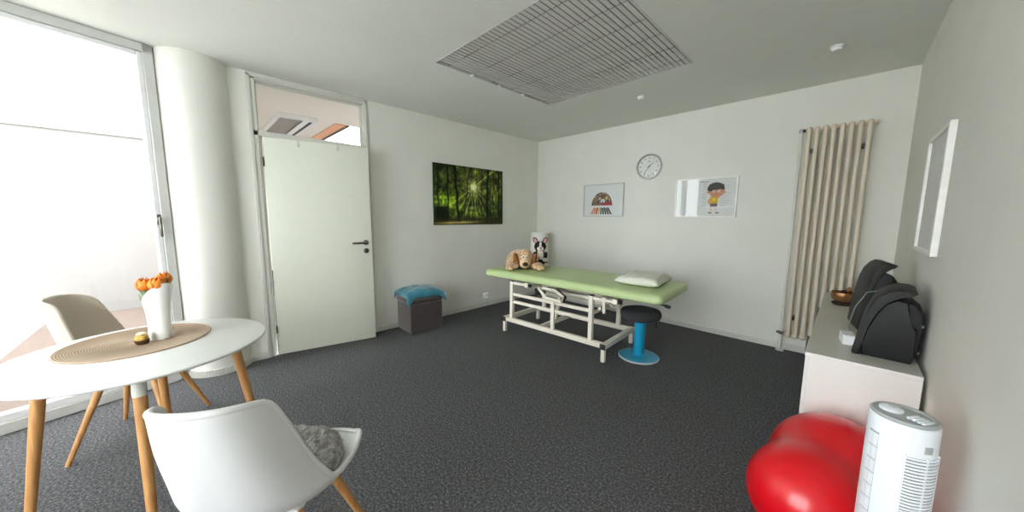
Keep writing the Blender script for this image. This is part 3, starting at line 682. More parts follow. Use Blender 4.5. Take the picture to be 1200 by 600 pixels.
for s in (-1, 1):
    for x in (-.345, .665):
        bm = BM(); box(bm, (x-.022, s*fy-.022, .565), (x+.022, s*fy+.022, .614), .003, 1); b_ = obj('clamp_block', bm, CREAM, t)
        bm = BM(); rod(bm, (x+.02, s*fy, .588), (x+.055, s*fy, .588), .017, n=16); obj('clamp_knob', bm, BLACKP, b_)
    bm = BM(); box(bm, (.545, s*fy-.012, .46), (.572, s*fy+.012, .612), .003, 1); obj('hanger', bm, CREAM, t)
# lifting linkage
bm = BM()
rod(bm, (-.30, -.10, .575), (.55, -.10, .49), .016, sq=True); rod(bm, (-.30, .10, .575), (.55, .10, .49), .016, sq=True); rod(bm, (-.31, -.16, .545), (.56, -.16, .545), .013, sq=True)
rod(bm, (-.18, 0, .176), (-.10, 0, .56), .022, sq=True); rod(bm, (-.30, -.28, .575), (-.30, .28, .575), .014)
rod(bm, (.50, -.28, .49), (.50, .28, .49), .014); rod(bm, (.02, 0, .54), (.40, .0, .54), .020, n=14)
obj('lift_linkage', bm, CREAM, t)
bm = BM(); box(bm, (-.02, -.327, .175), (.022, -.30, .50), .003, 1); obj('pedal_strut', bm, CREAM, t)
bm = BM(); zz = .565
loop = [(-.19, -.30, zz+.012), (-.02, -.40, zz-.045), (.16, -.40, zz-.050), (.17, -.375, zz-.01), (.02, -.30, zz+.022), (-.16, -.27, zz+.02)]
path(bm, loop, .016, 10, closed=True); obj('operating_lever', bm, CREAM, t)
bm = BM(); path(bm, [(.185, -.395, zz-.045), (.19, -.375, zz-.008), (.04, -.285, zz+.026), (-.10, -.262, zz+.026)], .013, 10); obj('lever_grip', bm, BLACKP, t)
bm = BM(); rod(bm, (-.27, -.26, .545), (-.14, -.26, .535), .018); rod(bm, (-.25, -.27, .52), (-.20, -.27, .52), .022); obj('hinge_pin', bm, DSTEEL, t)
bm = BM(); rod(bm, (1.00, -.24, .622), (1.075, -.24, .610), .008); rod(bm, (1.06, -.24, .612), (1.10, -.24, .606), .014); obj('release_knob', bm, BLACKP, t)
# pillow
LINEN = mat('pillow_linen', (222, 224, 212), .85, var=.05, scale=50, bump=.25, bscale=35)
t = thing('pillow', 'small cream pillow at the right end of the green table', 'pillow', (2.415, -1.245, ZT+.0425), math.radians(6))
bm = BM(); cushion(bm, .195, .235, .054, 28, 4.0, droop=.0, seed=5, wr=.004); obj('pillow_cover', bm, LINEN, t, angle=80)

# ================================================================== plush dogs
TAN = mat('tan_plush', (168, 124, 82), .95, rgb2=(230, 198, 156), scale=55, bump=.9, bscale=130, sheen=.4)
TANL = mat('cream_plush', (206, 170, 128), .95, rgb2=(238, 214, 178), scale=60, bump=.8, bscale=130)
BRN = mat('brown_plush', (110, 66, 34), .95, rgb2=(170, 116, 66), scale=55, bump=.9, bscale=130)
NOSE = mat('plush_nose', (38, 24, 20), .35); EYEW = mat('plush_eye_white', (240, 240, 236), .3)
BLK = mat('black_plush', (24, 22, 24), .95, var=.3, scale=60, bump=.7, bscale=130); WHT = mat('white_plush', (232, 226, 220), .95, var=.04, scale=60, bump=.6, bscale=130); PNK = mat('pink_felt', (220, 168, 160), .9)
t = thing('plush_dog', 'shaggy tan plush dog lying flat on the green table', 'plush toy', (1.035, -1.455, ZT+.005), math.radians(44))
t.scale = (1.22, 1.22, 1.22)
bm = BM()
ellip(bm, (-.01, .09, .09), (.135, .115, .090)); ellip(bm, (-.07, .06, .075), (.085, .10, .075)); ellip(bm, (.03, -.005, .105), (.085, .085, .085), 24)
for s in (-1, 1):
    ellip(bm, (.03+s*.12, -.045, .035), (.055, .095, .036), 20, (0, 0, -s*.35)); ellip(bm, (-.01+s*.10, .12, .04), (.055, .085, .042), 20, (0, 0, s*.5))
    ellip(bm, (.03+s*.145, -.125, .03), (.042, .04, .030), 16)
ellip(bm, (.03, .20, .05), (.03, .07, .025), 16)
body = remeshed('body', bm, TAN, t, .007, 3)
bm = BM(); ellip(bm, (.03, -.075, .062), (.055, .060, .050)); ellip(bm, (.03, -.045, .115), (.045, .05, .045)); remeshed('muzzle', bm, TANL, t, .006, 3)
bm = BM(); ellip(bm, (.03, -.132, .060), (.026, .016, .020)); obj('nose', bm, NOSE, t)
for s in (-1, 1):
    bm = BM(); ellip(bm, (.03+s*.022, -.098, .126), (.013, .009, .015), 16); e_ = obj('eye', bm, EYEW, t)
    bm = BM(); ellip(bm, (.03+s*.020, -.105, .124), (.007, .004, .008), 12); obj('pupil', bm, NOSE, e_)
    bm = BM(); ellip(bm, (.03+s*.082, -.035, .088), (.026, .05, .072), 20, (0, s*.30, 0)); ellip(bm, (.03+s*.095, -.045, .05), (.030, .042, .045), 16); remeshed('ear', bm, BRN, t, .006, 2)
    bm = BM()
    for q in (-1, 0, 1): ellip(bm, (.03+s*.145+q*.02, -.155, .022), (.013, .014, .014), 12)
    obj('paw_pad', bm, TANL, t)
t = thing('plush_puppy', 'black and white plush puppy sitting behind the tan plush dog', 'plush toy', (1.055, -1.150, ZT+.003), math.radians(44))
t.scale = (1.1, 1.1, 1.06)
bm = BM()
ellip(bm, (0, .02, .095), (.070, .062, .098)); ellip(bm, (0, .01, .05), (.078, .07, .05))
ellip(bm, (0, 0, .235), (.068, .060, .062)); ellip(bm, (0, .01, .17), (.05, .045, .05))
for s in (-1, 1): ellip(bm, (s*.055, -.02, .12), (.026, .030, .065), 16, (.5, s*.2, 0)); ellip(bm, (s*.055, -.03, .03), (.034, .07, .030), 16, (0, 0, -s*.3))
remeshed('body', bm, BLK, t, .006, 3)
bm = BM(); ellip(bm, (0, -.042, .212), (.040, .036, .030)); ellip(bm, (0, -.045, .255), (.014, .022, .045)); remeshed('muzzle', bm, WHT, t, .005, 3)
bm = BM(); ellip(bm, (0, -.035, .135), (.040, .035, .060)); ellip(bm, (0, -.04, .175), (.035, .02, .03)); remeshed('bib', bm, WHT, t, .005, 3)
bm = BM(); ellip(bm, (0, -.080, .222), (.011, .008, .008), 16); obj('nose', bm, NOSE, t)
bm = BM(); ellip(bm, (0, -.078, .196), (.014, .006, .010), 12); obj('tongue', bm, PNK, t)
for s in (-1, 1):
    bm = BM(); ellip(bm, (s*.026, -.055, .246), (.009, .006, .010), 12); obj('eye', bm, NOSE, t)
    bm = BM(); ellip(bm, (s*.055, .0, .305), (.026, .010, .040), 16, (0, s*.5, 0)); e_ = obj('ear', bm, BLK, t)
    bm = BM(); ellip(bm, (s*.055, -.008, .303), (.018, .006, .030), 16, (0, s*.5, 0)); obj('inner_ear', bm, PNK, e_)
    bm = BM(); ellip(bm, (s*.050, -.068, .085), (.028, .026, .024), 16); obj('front_paw', bm, WHT, t)
    bm = BM(); ellip(bm, (s*.066, -.098, .028), (.030, .028, .028), 16); obj('hind_paw', bm, WHT, t)

# ================================================================== active stool
BLUE = mat('blue_plastic', (22, 146, 186), .35, var=.02)
t = thing('stool', 'active stool with a black padded seat and blue disc foot', 'stool', (2.415, -1.275, 0))
bm = BM(); lathe(bm, [(0, .004), (.17, .004), (.178, .012), (.175, .019), (.10, .026), (.058, .030), (.053, .036), (0, .036)], 56); obj('foot_disc', bm, BLUE, t)
bm = BM(); lathe(bm, [(.15, 0), (.176, 0), (.184, .006), (.185, .014), (.180, .019), (.1765, .019), (.1775, .012), (.170, .0045), (.15, .0035)], 56, close=True); obj('rim', bm, mat('light_grey_rubber', (190, 200, 204), .6), t)
bm = BM(); lathe(bm, [(0, .030), (.050, .030), (.050, .375), (0, .375)], 36); obj('column', bm, BLUE, t)
SEAT = mat('charcoal_fabric', (52, 53, 56), .85, var=.12, scale=80, bump=.15, bscale=200)
bm = BM(); lathe(bm, [(0, .372), (.10, .374), (.150, .380), (.174, .397), (.183, .422), (.181, .446), (.168, .464), (.13, .475), (.07, .480), (0, .481)], 56); obj('seat', bm, SEAT, t, angle=80)
bm = BM(); path(bm, [(.085, .085, .376), (.108, .104, .355), (.114, .110, .315), (.115, .111, .285)], [.010, .010, .008, .004], 10); obj('height_lever', bm, BLACKP, t)

# ================================================================== round table
TOPW = mat('table_white', (238, 240, 238), .28, var=.01); OAK = wood_mat('oak_wood', (176, 124, 72), (206, 156, 98), .5)
TX, TY = 1.592, -4.432
t = thing('round_table', 'round white table with oak legs beside the window', 'table', (TX, TY, 0))
bm = BM(); lathe(bm, [(0, .732), (.40, .732), (.413, .736), (.419, .743), (.419, .746), (.415, .750), (0, .750)], 96); obj('tabletop', bm, TOPW, t, angle=50)
bm = BM(); box(bm, (-.24, -.24, .708), (.24, .24, .732), .006, 2, rotz(math.radians(-2.6))); obj('apron', bm, TOPW, t)
for k in range(4):
    a = math.radians(-2.6)+k*PI/2; d = Vector((math.cos(a), math.sin(a), 0))
    top = d*.284+Vector((0, 0, .72)); bot = d*.382
    dirv = (bot-top); J = top+dirv*.105
    bm = BM(); rod(bm, J, bot, .0200, .0130, 24); l_ = obj('leg', bm, OAK, t)
    bm = BM(); rod(bm, top+dirv*-.015, J, .0208, .0208, 24); obj('collar', bm, mat('collar_white', (214, 216, 206), .4) if k == 0 else bpy.data.materials['collar_white'], l_)
# woven mat
t = thing('placemat', 'round beige woven placemat on the white table', 'placemat', (1.478, -4.462, .7505))
bm = BM(); prof = [(0, .0)]; R = .245
prof = [(0, 0), (R-.003, 0), (R, .003), (R-.002, .0055)]
nr = 30
for k in range(nr*2): prof.append((max(R-.003-(k+1)*(R-.004)/(nr*2), 0.0008), .0064 if k % 2 == 0 else .0040))
prof.append((0, .0055))
lathe(bm, prof, 72); obj('woven_rings', bm, ring_mat('woven_cotton', (176, 152, 128), (212, 192, 170), 40), t, angle=80)
# vase and tulips
CER = mat('white_ceramic', (240, 241, 238), .3, var=.01)
VX, VY = 1.512, -4.392; MZ = .757
VA = math.radians(44)
t = thing('vase', 'white ceramic vase with a slanted leaf-shaped mouth holding tulips', 'vase', (VX, VY, MZ), VA)
bm = BM(); N = 48
def vase_ring(z, r, inner=False, lip=0):
    return [bm.verts.new(((r)*math.cos(2*PI*k/N), (r*.82)*math.sin(2*PI*k/N), z if not lip else lipz(2*PI*k/N)-(.002 if inner else 0))) for k in range(N)]
def lipz(a):
    # high on the right, swooping low on the left-front
    c = .5+.5*math.cos(a+.25); d_ = .5+.5*math.cos(a-2.2); return .150+.113*c**1.2+.060*d_**9
prof = [(.042, 0), (.045, .005), (.043, .035), (.041, .075), (.043, .115), (.047, .15)]
out = [vase_ring(z, r) for r, z in prof]
def lipring(inner):
    res = []
    for k in range(N):
        a = 2*PI*k/N; z = lipz(a); r = .0475+(z-.15)*.18+(-.0035 if inner else 0); res.append(bm.verts.new((r*math.cos(a), r*.82*math.sin(a), z)))
    return res
out.append(lipring(False)); out.append(lipring(True)); out += [vase_ring(z, r-.0035) for r, z in [(.0425, .13), (.040, .09), (.040, .06), (.041, .02)]]
for A, B in zip(out, out[1:]):
    for k in range(N): bm.faces.new((A[k], A[(k+1) % N], B[(k+1) % N], B[k]))
bm.faces.new(out[0][::-1]); bm.faces.new(out[-1]); obj('vase_body', bm, CER, t, angle=60)
ORG = mat('orange_petal', (226, 110, 20), .55, rgb2=(240, 146, 44), scale=30); LEAF = mat('tulip_leaf', (58, 92, 46), .5, rgb2=(92, 128, 66), scale=25)
def tulip(lab, bx, tip, tilt, seed):
    t = thing('tulip', lab, 'tulip', (VX, VY, MZ+.035), VA, 'tulips in the white vase')
    b = Vector(bx); q = Vector(tip)-Vector((0, 0, .035)); mid = (b+q)/2+Vector((tilt*.01, 0, .01))
    bm = BM(); path(bm, [b, b*.5+mid*.5, mid, q*.5+mid*.5, q], .003, 10); obj('stem', bm, LEAF, t)
    d = (q-mid).normalized(); xx, yy = frame_of(d); mt = Matrix((xx, yy, d)).transposed().to_4x4(); mt.translation = q
    bm = BM()
    for ring, (n_, r0, L) in enumerate(((3, .024, .062), (3, .028, .060))):
        for k in range(n_):
            a0 = 2*PI*k/n_+ring*PI/3+seed; g = []
            for i in range(8):
                v = i/7; w = math.sin(PI*min(1, v*.86+.14))**.7*.95+.02; rr = r0*math.sin(PI*(.18+.70*v))*1.05+.001
                row = []
                for j in range(7):
                    u = -1+2*j/6; aa = a0+u*w*1.05
                    row.append(bm.verts.new((rr*math.cos(aa), rr*math.sin(aa), L*v-.006*abs(u)*v)))
                g.append(row)
            for i in range(7):
                for j in range(6): bm.faces.new((g[i][j], g[i][j+1], g[i+1][j+1], g[i+1][j]))
    place(bm, bm.verts[:], mt); f_ = obj('blossom', bm, ORG, t, angle=80); so = f_.modifiers.new('s', 'SOLIDIFY'); so.thickness = .0012; bake(f_)
    return t
def leaf(t, p0, p1, p2, w):
    p0, p1, p2 = Vector(p0), Vector(p1), Vector(p2); bm = BM(); rows = []
    for i in range(11):
        s = i/10; c = p0*(1-s)**2+p1*2*s*(1-s)+p2*s*s; dd = ((p1-p0)*(1-s)+(p2-p1)*s).normalized(); side = dd.cross(Vector((.2, 1, .1))).normalized()
        ww = w*math.sin(PI*(.15+.85*s))**.8+.0006; nn = side.cross(dd)
        rows.append([bm.verts.new(c+side*ww*u+nn*ww*.35*abs(u)) for u in (-1, -.5, 0, .5, 1)])
    for A, B in zip(rows, rows[1:]):
        for k in range(4): bm.faces.new((A[k], A[k+1], B[k+1], B[k]))
    o = obj('leaf', bm, LEAF, t, angle=80); so = o.modifiers.new('s', 'SOLIDIFY'); so.thickness = .001; bake(o)
ta = tulip('orange tulip leaning out at the left of the vase', (-.010, .0, -.015), (-.032, -.012, .228), -1, 0)
leaf(ta, (-.015, -.005, .02), (-.036, -.016, .15), (-.058, -.020, .215), .017); leaf(ta, (-.018, -.006, .02), (-.052, -.016, .11), (-.062, -.018, .175), .015)
tb = tulip('orange tulip at the right over the high lip of the vase', (.010, -.004, -.015), (.030, -.016, .232), 1, .5)
leaf(tb, (.002, -.01, .02), (-.014, -.026, .14), (-.026, -.034, .205), .014)
tc_ = tulip('orange tulip at the back, half hidden between the other two', (.0, .012, -.015), (.004, .034, .246), 0, 1.0)
leaf(tc_, (.0, .01, .02), (.022, .022, .16), (.046, .016, .262), .012)
# praline
t = thing('praline', 'small round praline in gold foil and brown cup before the vase', 'praline', (1.562, -4.448, MZ))
t.scale = (1.55, 1.55, 1.6)
GOLD = mat('gold_foil', (206, 172, 96), .28, .9, var=.2, scale=150, bump=.8, bscale=260); CUP = mat('brown_paper_cup', (84, 52, 28), .6)
bm = BM(); N = 48; rr = []
for r, z, am in ((.0105, 0, 0), (.0125, .002, .0004), (.0140, .008, .0008), (.0150, .0125, .001)): rr.append([bm.verts.new(((r+am*(1 if k % 2 else -1))*math.cos(2*PI*k/N), (r+am*(1 if k % 2 else -1))*math.sin(2*PI*k/N), z)) for k in range(N)])
for A, B in zip(rr, rr[1:]):
    for k in range(N): bm.faces.new((A[k], A[(k+1) % N], B[(k+1) % N], B[k]))
bm.faces.new(rr[0][::-1]); o = obj('paper_cup', bm, CUP, t, angle=20)
bm = BM(); ellip(bm, (0, 0, .0175), (.0145, .0145, .0155), 32); obj('foil_ball', bm, GOLD, t)
bm = BM(); lathe(bm, [(.0, .0338), (.006, .0334), (.0105, .0305), (.0112, .0295), (.0106, .0292), (.0, .0322)], 24, close=False); obj('sticker', bm, mat('cream_sticker', (238, 228, 206), .5), t)

# ================================================================== bucket chairs
SHW = mat('white_shell', (224, 225, 226), .32, var=.006); SHB = mat('beige_shell', (196, 186, 172), .4, var=.01)
def cat(tb, x):
    """smooth (cosine-free Catmull) interpolation through (x, values) rows"""
    xs = [r[0] for r in tb]; k = max(0, min(len(xs)-2, next((i for i in range(len(xs)-1) if x <= xs[i+1]), len(xs)-2)))
    s = (x-xs[k])/(xs[k+1]-xs[k]); out = []
    for c in range(1, len(tb[0])):
        p1 = tb[k][c]; p2 = tb[k+1][c]; p0 = tb[k-1][c] if k else 2*p1-p2; p3 = tb[k+2][c] if k+2 < len(tb) else 2*p2-p1
        out.append(.5*((2*p1)+(-p0+p2)*s+(2*p0-5*p1+4*p2-p3)*s*s+(-p0+3*p1-3*p2+p3)*s**3))
    return out
# v, y (forward +), z, half width, edge lift, lift direction angle (0 = straight up, 90 = forward)
SH = [(0.0, .200, .466, .195, .006, 10), (.08, .185, .458, .214, .010, 5), (.22, .110, .434, .222, .020, 0), (.38, .005, .424, .222, .040, 4), (.50, -.095, .428, .216, .062, 22),
      (.60, -.170, .455, .206, .092, 48), (.70, -.226, .522, .188, .113, 70), (.80, -.266, .622, .168, .117, 83), (.90, -.304, .745, .150, .114, 88), (1.0, -.332, .870, .126, .104, 90)]
def shell_bm():
    bm = BM(); NV, NU = 40, 28; g = []
    for i in range(NV+1):
        v = i/NV; y, z, w, L, dg_ = cat(SH, v); a = math.radians(dg_); row = []
        for j in range(NU+1):
            u = -1+2*j/NU; lift = L*abs(u)**2.6; x = w*(math.sin(u*1.25)/math.sin(1.25))
            crown = -.020*u*u if v > .93 else 0
            rnd = 0
            if v > .86: rnd = -.030*((v-.86)/.14)*abs(u)**3.5
            if v < .10: rnd_f = -.03*((.10-v)/.10)*abs(u)**3
            else: rnd_f = 0
            row.append(bm.verts.new((x, y+lift*math.sin(a)+rnd_f, z+lift*math.cos(a)+rnd)))
        g.append(row)
    for i in range(NV):
        for j in range(NU): bm.faces.new((g[i][j], g[i][j+1], g[i+1][j+1], g[i+1][j]))
    return bm
def bucket_chair(name, label, shm, loc, facing):
    t = thing(name, label, 'chair', loc, math.atan2(facing[1], facing[0])-PI/2)
    o = obj('shell', shell_bm(), shm, t, angle=None)
    so = o.modifiers.new('s', 'SOLIDIFY'); so.thickness = .013; so.offset = 0
    bv = o.modifiers.new('b', 'BEVEL'); bv.width = .005; bv.segments = 2; bv.limit_method = 'ANGLE'; bv.angle_limit = math.radians(50)
    bake(o); o.data.polygons.foreach_set('use_smooth', [True]*len(o.data.polygons)); o.data.set_sharp_from_angle(angle=math.radians(60))
    bm = BM(); S = shell_bm(); S.verts.ensure_lookup_table(); NV, NU = 40, 28; G = lambda i, j: S.verts[i*(NU+1)+j].co.copy()
    loop = [G(i, 0) for i in range(NV)]+[G(NV, j) for j in range(NU)]+[G(i, NU) for i in range(NV, 0, -1)]+[G(0, j) for j in range(NU, 0, -1)]
    for _ in range(2): loop = [(loop[k-1]+loop[k]*2+loop[(k+1) % len(loop)])/4 for k in range(len(loop))]
    path(bm, loop, .0092, 10, closed=True); S.free(); obj('rolled_rim', bm, shm, t)
    bm = BM(); box(bm, (-.12, -.12, .385), (.12, .12, .414), .012, 2); obj('seat_mount', bm, shm, t)
    for s in (-1, 1):
        for q in (-1, 1):
            top = Vector((s*.105, q*.105, .400)); bot = Vector((s*.225, q*.215, 0))
            bm = BM(); rod(bm, bot, top, .0105, .0190, 20); obj('leg', bm, OAK, t)
    return t
ch = bucket_chair('bucket_chair', 'white moulded bucket chair in the foreground turned away from the viewer', SHW, (2.424, -4.116, 0), (-.803, .6))
bc = bucket_chair('bucket_chair', 'beige moulded bucket chair across the round table by the window', SHB, (.80, -4.53, 0), (math.cos(math.radians(68)), math.sin(math.radians(68))))
# fur seat pad
FUR = mat('grey_fur', (116, 114, 110), 1.0, rgb2=(168, 166, 162), scale=45, bump=1.0, bscale=120, sheen=.5)
t = thing('seat_pad', 'fluffy grey fur pad on the white chair seat', 'seat pad', (2.424, -4.116, 0), math.atan2(.6, -.803)-PI/2)
bm = BM(); n_ = 56; rng = np.random.RandomState(3)
top = [[None]*(n_+1) for _ in range(n_+1)]
X, Y = np.meshgrid(np.linspace(-1, 1, n_+1), np.linspace(-1, 1, n_+1), indexing='ij')
# map square to squircle disc
XX = X*np.sqrt(1-Y*Y/2.2)*.200; YY = Y*np.sqrt(1-X*X/2.2)*.185+.015
edge = np.clip(1-np.maximum(np.abs(X), np.abs(Y))**4, 0, 1)**.5
nzv = fbm(XX*38+20, YY*38+20, 4, 4); fine = rng.rand(n_+1, n_+1)
seatz = np.array([[min(cat(SH, v)[1] for v in [0]) for _ in range(n_+1)] for _ in range(n_+1)])
def seat_h(x, y):
    best = None
    for v in np.linspace(0, .52, 40):
        yy, zz, w, L, dg_ = cat(SH, v)
        if best is None or abs(yy-y) < best[0]: best = (abs(yy-y), zz, w, L)
    _, zz, w, L = best; u = min(1, abs(x)/w); return zz+L*u**2.6
hs = np.array([[seat_h(XX[i, j], YY[i, j]) for j in range(n_+1)] for i in range(n_+1)])
Zt = hs+.014+.062*edge*(.55+.9*nzv)+.007*(fine-.5)*edge
gt = [[bm.verts.new((XX[i, j]+.004*(fine[j, i]-.5), YY[i, j]+.004*(fine[i, j]-.5), Zt[i, j])) for j in range(n_+1)] for i in range(n_+1)]
gb = [[gt[i][j] if i in (0, n_) or j in (0, n_) else bm.verts.new((XX[i, j], YY[i, j], hs[i, j]+.0085)) for j in range(n_+1)] for i in range(n_+1)]
for i in range(n_):
    for j in range(n_):
        bm.faces.new((gt[i][j], gt[i+1][j], gt[i+1][j+1], gt[i][j+1]))
        q = (gb[i][j], gb[i][j+1], gb[i+1][j+1], gb[i+1][j])
        try: bm.faces.new(q)
        except ValueError: pass
obj('fur_cover', bm, FUR, t, angle=180)
# fur strands
bm = BM(); rs = random.Random(5)
for _ in range(5200):
    i = rs.randrange(1, n_); j = rs.randrange(1, n_); p0 = Vector((XX[i, j]+rs.uniform(-.004, .004), YY[i, j]+rs.uniform(-.004, .004), Zt[i, j]-.003))
    cl = nzv[i, j]*9; d = Vector((math.cos(cl)*.7+rs.uniform(-.3, .3), math.sin(cl)*.7+rs.uniform(-.3, .3), .75)).normalized(); s_ = d.cross(Vector((0, 0, 1))).normalized()*.0011
    L = rs.uniform(.010, .020); bm.faces.new((bm.verts.new(p0-s_), bm.verts.new(p0+s_), bm.verts.new(p0+d*L+Vector((0, 0, -.003)))))
fo = obj('fur_strands', bm, FUR, t, angle=None); fo['kind'] = 'stuff'

# ================================================================== sideboard and what stands on it
SBW = mat('sideboard_white', (232, 232, 228), .4, var=.006); SBT = mat('sideboard_top_grey', (196, 196, 188), .35, var=.01)
SX0, SX1, SY0, SY1, SZ = 3.622, 4.003, -2.092, -.150, .66
t = thing('sideboard', 'long low white sideboard along the right wall', 'sideboard', (0, 0, 0))
bm = BM(); box(bm, (SX0+.018, SY0+.004, .06), (SX1, SY1-.004, SZ-.0205)); box(bm, (SX0+.05, SY0+.03, 0), (SX1-.02, SY1-.03, .06)); obj('carcass', bm, SBW, t)
bm = BM(); box(bm, (SX0, SY0, SZ-.020), (SX1, SY1, SZ), .0015, 1)
for f in bm.faces:
    if f.normal.z > .9: f.material_index = 1
obj('top_board', bm, [SBW, SBT], t)
nD = 4; dw = (SY1-SY0-.012)/nD
for k in range(nD):
    bm = BM(); y0 = SY0+.006+k*dw; box(bm, (SX0+.002, y0+.002, .064), (SX0+.0175, y0+dw-.002, SZ-.024), .002, 1); d_ = obj('door', bm, SBW, t)
    bm = BM(); ys = y0+(dw-.05 if k % 2 == 0 else .05); rod(bm, (SX0-.016, ys, .50), (SX0-.016, ys, .60), .005, n=10); rod(bm, (SX0-.016, ys, .51), (SX0+.002, ys, .51), .004, n=8); rod(bm, (SX0-.016, ys, .59), (SX0+.002, ys, .59), .004, n=8); obj('handle', bm, STEEL, d_)
# singing bowl
BRASS = mat('hammered_brass', (168, 124, 84), .35, .85, var=.12, scale=60, bump=.35, bscale=70)
BWX, BWY = 3.738, -.655
t = thing('bowl_cushion', 'dark ring cushion under the brass singing bowl', 'cushion', (BWX, BWY, SZ))
bm = BM(); lathe(bm, [(.018, .002), (.05, 0), (.062, .008), (.060, .018), (.045, .022), (.020, .016)], 36, close=True); obj('ring_cover', bm, mat('dark_red_cloth', (48, 26, 24), .8, bump=.2, bscale=90), t, angle=80)
t = thing('singing_bowl', 'brass singing bowl on the sideboard by the radiator', 'bowl', (BWX, BWY, SZ+.0215))
bm = BM(); lathe(bm, [(0, 0), (.035, .001), (.058, .014), (.070, .038), (.074, .058), (.072, .078), (.069, .078), (.070, .058), (.066, .040), (.054, .018), (.034, .005), (0, .004)], 48); obj('bowl_body', bm, BRASS, t, angle=60)
t = thing('bowl_mallet', 'wooden mallet leaning inside the brass singing bowl', 'mallet', (BWX, BWY, SZ+.0215))
bm = BM(); rod(bm, (-.040, -.018, .020), (.040, .022, .112), .011, .014, 16); obj('mallet_stick', bm, wood_mat('walnut', (96, 58, 36), (140, 92, 58)), t)
bm = BM(); rod(bm, (-.050, -.023, .030), (.012, .008, .083), .017, .018, 16); obj('suede_wrap', bm, mat('dark_suede', (44, 26, 22), .95), t)
# white small box
t = thing('small_box', 'small white cardboard box on the sideboard near the black case', 'box', (3.768, -1.765, SZ), math.radians(8))
bm = BM(); box(bm, (-.024, -.05, .0005), (.024, .05, .052), .002, 1); obj('carton', bm, mat('white_card', (236, 238, 240), .5), t)
bm = BM(); box(bm, (-.0245, -.0505, .040), (.0245, .0505, .054), .001, 1); obj('lid', bm, bpy.data.materials['white_card'], t)
# black cases
CASE = mat('black_case_plastic', (15, 16, 18), .6, var=.1, scale=60, bump=.12, bscale=350); CASE2 = mat('black_case_dark', (11, 12, 13), .65); CASE3 = mat('dark_green_black', (24, 32, 30), .6)
front = [(-.002, .012), (.008, .10), (.022, .19), (.040, .27), (.062, .320), (.095, .352), (.125, .366), (.16, .364), (.182, .356)]
def offset_in(pts, d, dz): return [(x+d, z-dz*(i/(len(pts)-1))) for i, (x, z) in enumerate(pts)]
def black_case(label, loc, rz):
    t = thing('black_case', label, 'case', loc, rz, 'black plastic cases on the sideboard')
    D = .15
    bm = BM(); inner = [(.030, .002), (.032, .06), (.045, .15), (.066, .235), (.092, .285), (.125, .312), (.160, .306), (.158, .250), (.165, .205), (.195, .175), (.196, .03), (.188, .0015)]
    prism(bm, inner, -D+.012, D-.012, axis='y', bev=.006); obj('body', bm, CASE, t, angle=35)
    hood = front+[(.168, .344), (.150, .338), (.122, .328), (.090, .300), (.062, .245), (.042, .160), (.029, .06), (.026, .0015), (.002, .0015)]
    bm = BM(); prism(bm, hood, -D, D, axis='y', bev=.005); obj('front_hood', bm, CASE, t, angle=35)
    bm = BM(); rear = [(.15, .03), (.205, .03), (.208, .17), (.205, .265), (.175, .298), (.150, .298)]
    prism(bm, rear, -D+.035, D-.035, axis='y', bev=.006); obj('rear_shell', bm, CASE2, t, angle=35)
    bm = BM()
    for k in range(7): box(bm, (.185, -.09+k*.028, .06), (.2095, -.075+k*.028, .15))
    obj('rear_vents', bm, CASE2, t, angle=None)
    bm = BM(); box(bm, (.196, -D+.05, .185), (.215, -D+.09, .20), .002, 1); box(bm, (.200, -D+.045, .05), (.212, -D+.06, .065), .002, 1); obj('latch', bm, STEEL, t)
    return t
ca = black_case('black plastic case with curved hood at the front of the sideboard', (3.795, -1.80, SZ), math.radians(-3))
cb = dup(ca, (3.790, -1.30, SZ), math.radians(9), 'black plastic case standing behind the front one, near the bowl')
ca.scale = (1.0, 1, .93); cb.scale = (.72, .9, 1.13)
t = thing('cable', 'loose grey cable between the two black cases', 'cable', (3.80, -1.55, SZ))
bm = BM(); path(bm, [(-.01, -.06, .004), (-.03, -.02, .05), (-.01, .03, .16), (.03, .04, .25), (.08, .02, .27), (.10, -.03, .24), (.11, -.05, .12), (.10, -.04, .004)], .003, 8); obj('cable_run', bm, mat('grey_cable', (120, 128, 120), .5), t)

# ================================================================== peanut ball
REDB = mat('red_vinyl', (214, 8, 26), .28, var=.03, scale=6, bump=.03, bscale=120, coat=.2)
c1 = Vector((3.700, -2.562, .205)); c2 = Vector((3.768, -2.325, .230)); R1, R2 = .205, .230
ax = (c2-c1); dlen = ax.length; ad = ax.normalized()
t = thing('peanut_ball', 'shiny red peanut-shaped exercise ball in front of the sideboard', 'exercise ball', (c1.x, c1.y, 0))
pr = []
NS = 140
for i in range(NS+1):
    s = i/NS; tt = -R1+(dlen+R1+R2)*(.5-.5*math.cos(PI*s))
    a = math.sqrt(max(0, R1*R1-tt*tt)) if abs(tt) <= R1 else 0; b = math.sqrt(max(0, R2*R2-(tt-dlen)**2)) if abs(tt-dlen) <= R2 else 0
    pr.append([(a**6+b**6)**(1/6), tt])
for _ in range(25):
    q = [r[:] for r in pr]
    for i in range(1, NS):
        if -.3*R1 < pr[i][1] < dlen+.3*R2: q[i][0] = .5*pr[i][0]+.25*(pr[i-1][0]+pr[i+1][0])
    pr = q
wm = min((r for r in pr if .2*dlen < r[1] < .8*dlen), key=lambda r: r[0])[1]
for r in pr:
    k = (r[1]-wm)
    if abs(k) < .05: r[0] += .0016*math.cos(k*2*PI/.012)*math.exp(-(k/.018)**2)
pr[0][0] = 0; pr[-1][0] = 0
xx, yy = frame_of(ad); mt = Matrix((xx, yy, ad)).transposed().to_4x4(); mt.translation = c1-Vector((c1.x, c1.y, 0))
bm = BM(); lathe(bm, [(r[0], r[1]) for r in pr], 96, mt); obj('ball_skin', bm, REDB, t, angle=180)
pv = (c1-Vector((c1.x, c1.y, 0)))-ad*R1
